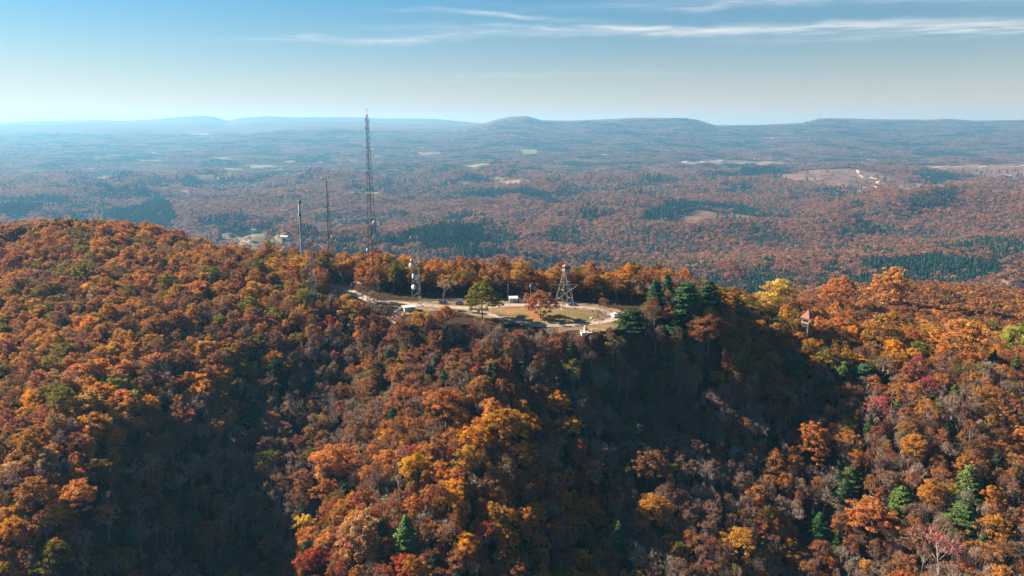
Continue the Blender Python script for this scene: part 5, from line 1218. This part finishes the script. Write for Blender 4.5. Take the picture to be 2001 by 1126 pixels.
# stone monument on its terrace
p = G0(1146, 650); gz_ = -0.8; mo = empty('stone_monument', (p[0], p[1], gz_), 0.1); tag(mo, 'pale stone monument on a ledge terrace below the loop road', 'monument')
mb = MB(); mb.box((0, 0, 0.0), (5.0, 3.4, 2.4)); mb.build('terrace', M_STONE, mo)
for x, y, sx, sy, h in ((-2.3, 0.6, 1.1, 0.8, .5), (-0.9, -0.3, 1.3, .7, .42), (0.8, 0.2, 1.2, .9, .55), (2.2, -0.5, 1.0, .8, .45), (2.5, .9, .8, .7, .6)): mb = MB(); mb.box((x, y, 1.2 + h / 2), (sx, sy, h), x); mb.build('stone_block', M_STONE, mo)
mb = MB(); mb.lathe((-0.7, 0.9, 1.2), (0, 0, 1), [(0, 0.6), (0.3, 0.6), (0.35, 0.38), (2.3, 0.3), (2.5, 0.36), (2.7, 0.2)], 10); mb.build('pillar', M_WHITE, mo); mb = MB(); mb.lathe((0.25, 0.9, 1.2), (0, 0, 1), [(0, .3), (.9, .34), (1.4, .26), (1.65, .1), (1.75, .16), (2.0, .1)], 8); mb.build('dark_figure', M_DARKST, mo)
for k, (u, v, s, lb) in enumerate(((1156,623.5,1.0,'larger pale boulder at the end of the grass mound'), (1161,628,0.8,'smaller pale boulder near the loop road edge'))):
    p = G0(u, v); rng = np.random.RandomState(900 + k); mb = MB(); mb.lathe((0, 0, -0.3), (0.1, 0, 1), [(0, 0.8 * s), (0.4, 1.0 * s), (0.8, 0.7 * s), (1.0, 0.3 * s)], 7); mb.v = [(x * (1 + rng.normal(0, .12)), y * (1 + rng.normal(0, .12)) * .7, z) for x, y, z in mb.v]
    o = mb.build('boulder', M_CONC); o.location = (p[0], p[1], 0.2); tag(o, lb, 'boulder', 'boulders on the hilltop')
# observation tower with pyramid roof in the trees
Yk = 352; kz = at(1579, 620, Yk); g_ = H1(kz[0], Yk); ob = empty('observation_tower', (kz[0], Yk, g_), R(32)); tag(ob, 'timber observation tower with faded red pyramid roof among the trees', 'observation tower'); oh = kz[2] - g_
w = 1.75
for sx in (-1, 1):
    for sy in (-1, 1): mb = MB(); mb.box((sx * w, sy * w, oh / 2 - 0.5), (0.32, 0.32, oh + 1)); mb.build('post', M_WOOD, ob)
for k in range(5):
    z0, z1 = oh * k / 6, oh * (k + 1) / 6; mb = MB()
    for s in (-1, 1): mb.tube((-w, s * w, z0), (w, s * w, z1), 0.09, k=4); mb.tube((w, s * w, z0), (-w, s * w, z1), 0.09, k=4); mb.tube((s * w, -w, z0), (s * w, w, z1), 0.09, k=4); mb.tube((s * w, w, z0), (s * w, -w, z1), 0.09, k=4)
    mb.build('brace', M_WOOD, ob)
mb = MB(); mb.box((0, 0, oh - 3.1), (4.6, 4.6, 0.2)); mb.build('deck', M_WOOD, ob)
mb = MB()
for sx, sy, dx, dy in ((0, -2.2, 4.5, .1), (0, 2.2, 4.5, .1), (-2.2, 0, .1, 4.3), (2.2, 0, .1, 4.3)):
    mb.box((sx, sy, oh - 2.5), (dx, dy, 0.9))
mb.build('railing', M_WOOD, ob); mb = MB(); e_ = 2.7; q = [(-e_, -e_, oh - 0.2), (e_, -e_, oh - 0.2), (e_, e_, oh - 0.2), (-e_, e_, oh - 0.2)]; ap = (0, 0, oh + 4.0)
for i in range(4): mb.poly([q[i], q[(i + 1) % 4], ap])
mb.poly(q[::-1]); mb.build('roof', M_ROOFP, ob)

# farms and houses out in the valley
M_TIN = simple('tin_roof', (0.55, 0.56, 0.58), 0.5, 0.1, 0.1)
for k, (u, v, sx, wall, roof, lb) in enumerate((
    (496,452,16,M_WHITE,M_TIN,'white farmhouse at the far side of the pale valley field'), (556,466,18,M_WHITE,M_TIN,'pale barn near the trees at the end of the valley field'), (452,462,12,M_WOOD,M_ROOFR,'dark barn inside the pale valley field'),
    (392,352,22,M_WHITE,M_TIN,'white roofed farmhouse on the distant green fields'), (425,349,18,M_WHITE,M_WHITE,'white house among the trees of the distant farm'), (296,386,16,M_WHITE,M_WHITE,'lone white house below the long pale field'),
    (218,417,26,M_TIN,M_TIN,'long pale roof in the dim woods beyond the left crest'), (1958,378,24,M_WHITE,M_WHITE,'bright white house by the golden field'), (1945,380,14,M_TIN,M_TIN,'small shed by the bright white house'),
    (1338,318,40,M_WHITE,M_WHITE,'white building on the far valley road strip'), (1372,317,36,M_TIN,M_WHITE,'second pale building on the far valley road strip'), (1408,315,30,M_WHITE,M_TIN,'third pale building on the far valley road strip'),
    (1478,314,36,M_WHITE,M_WHITE,'pale house at the end of the far valley strip'), (1022,350,22,M_WHITE,M_TIN,'white house at the end of the tan strip field'), (688,372,18,M_WHITE,M_TIN,'white house on the field behind the tallest mast'),
    (1320,289,40,M_TIN,M_TIN,'pale roof at the foot of the mountains'), (728,292,30,M_WHITE,M_WHITE,'white speck of a house behind the upper mast'), (480,360,20,M_WHITE,M_TIN,'white house beside the distant farm lane'))):
    p = on_ground(u, v); z = float(land_z(np.array([p[0]]), np.array([p[1]]))[0]); r_ = gable_hut('farmhouse', lb, 'house', (p[0], p[1], z + 1.0), sx, sx * 0.55, 4.0, 2.4, rs.uniform(-0.5, 0.5), wall, roof, 0.6, (0, 1.6, 2.4), ((-sx * .3, 2.0, 1.6, 1.4), (sx * .3, 2.0, 1.6, 1.4))); r_['group'] = 'houses and barns scattered over the valley'
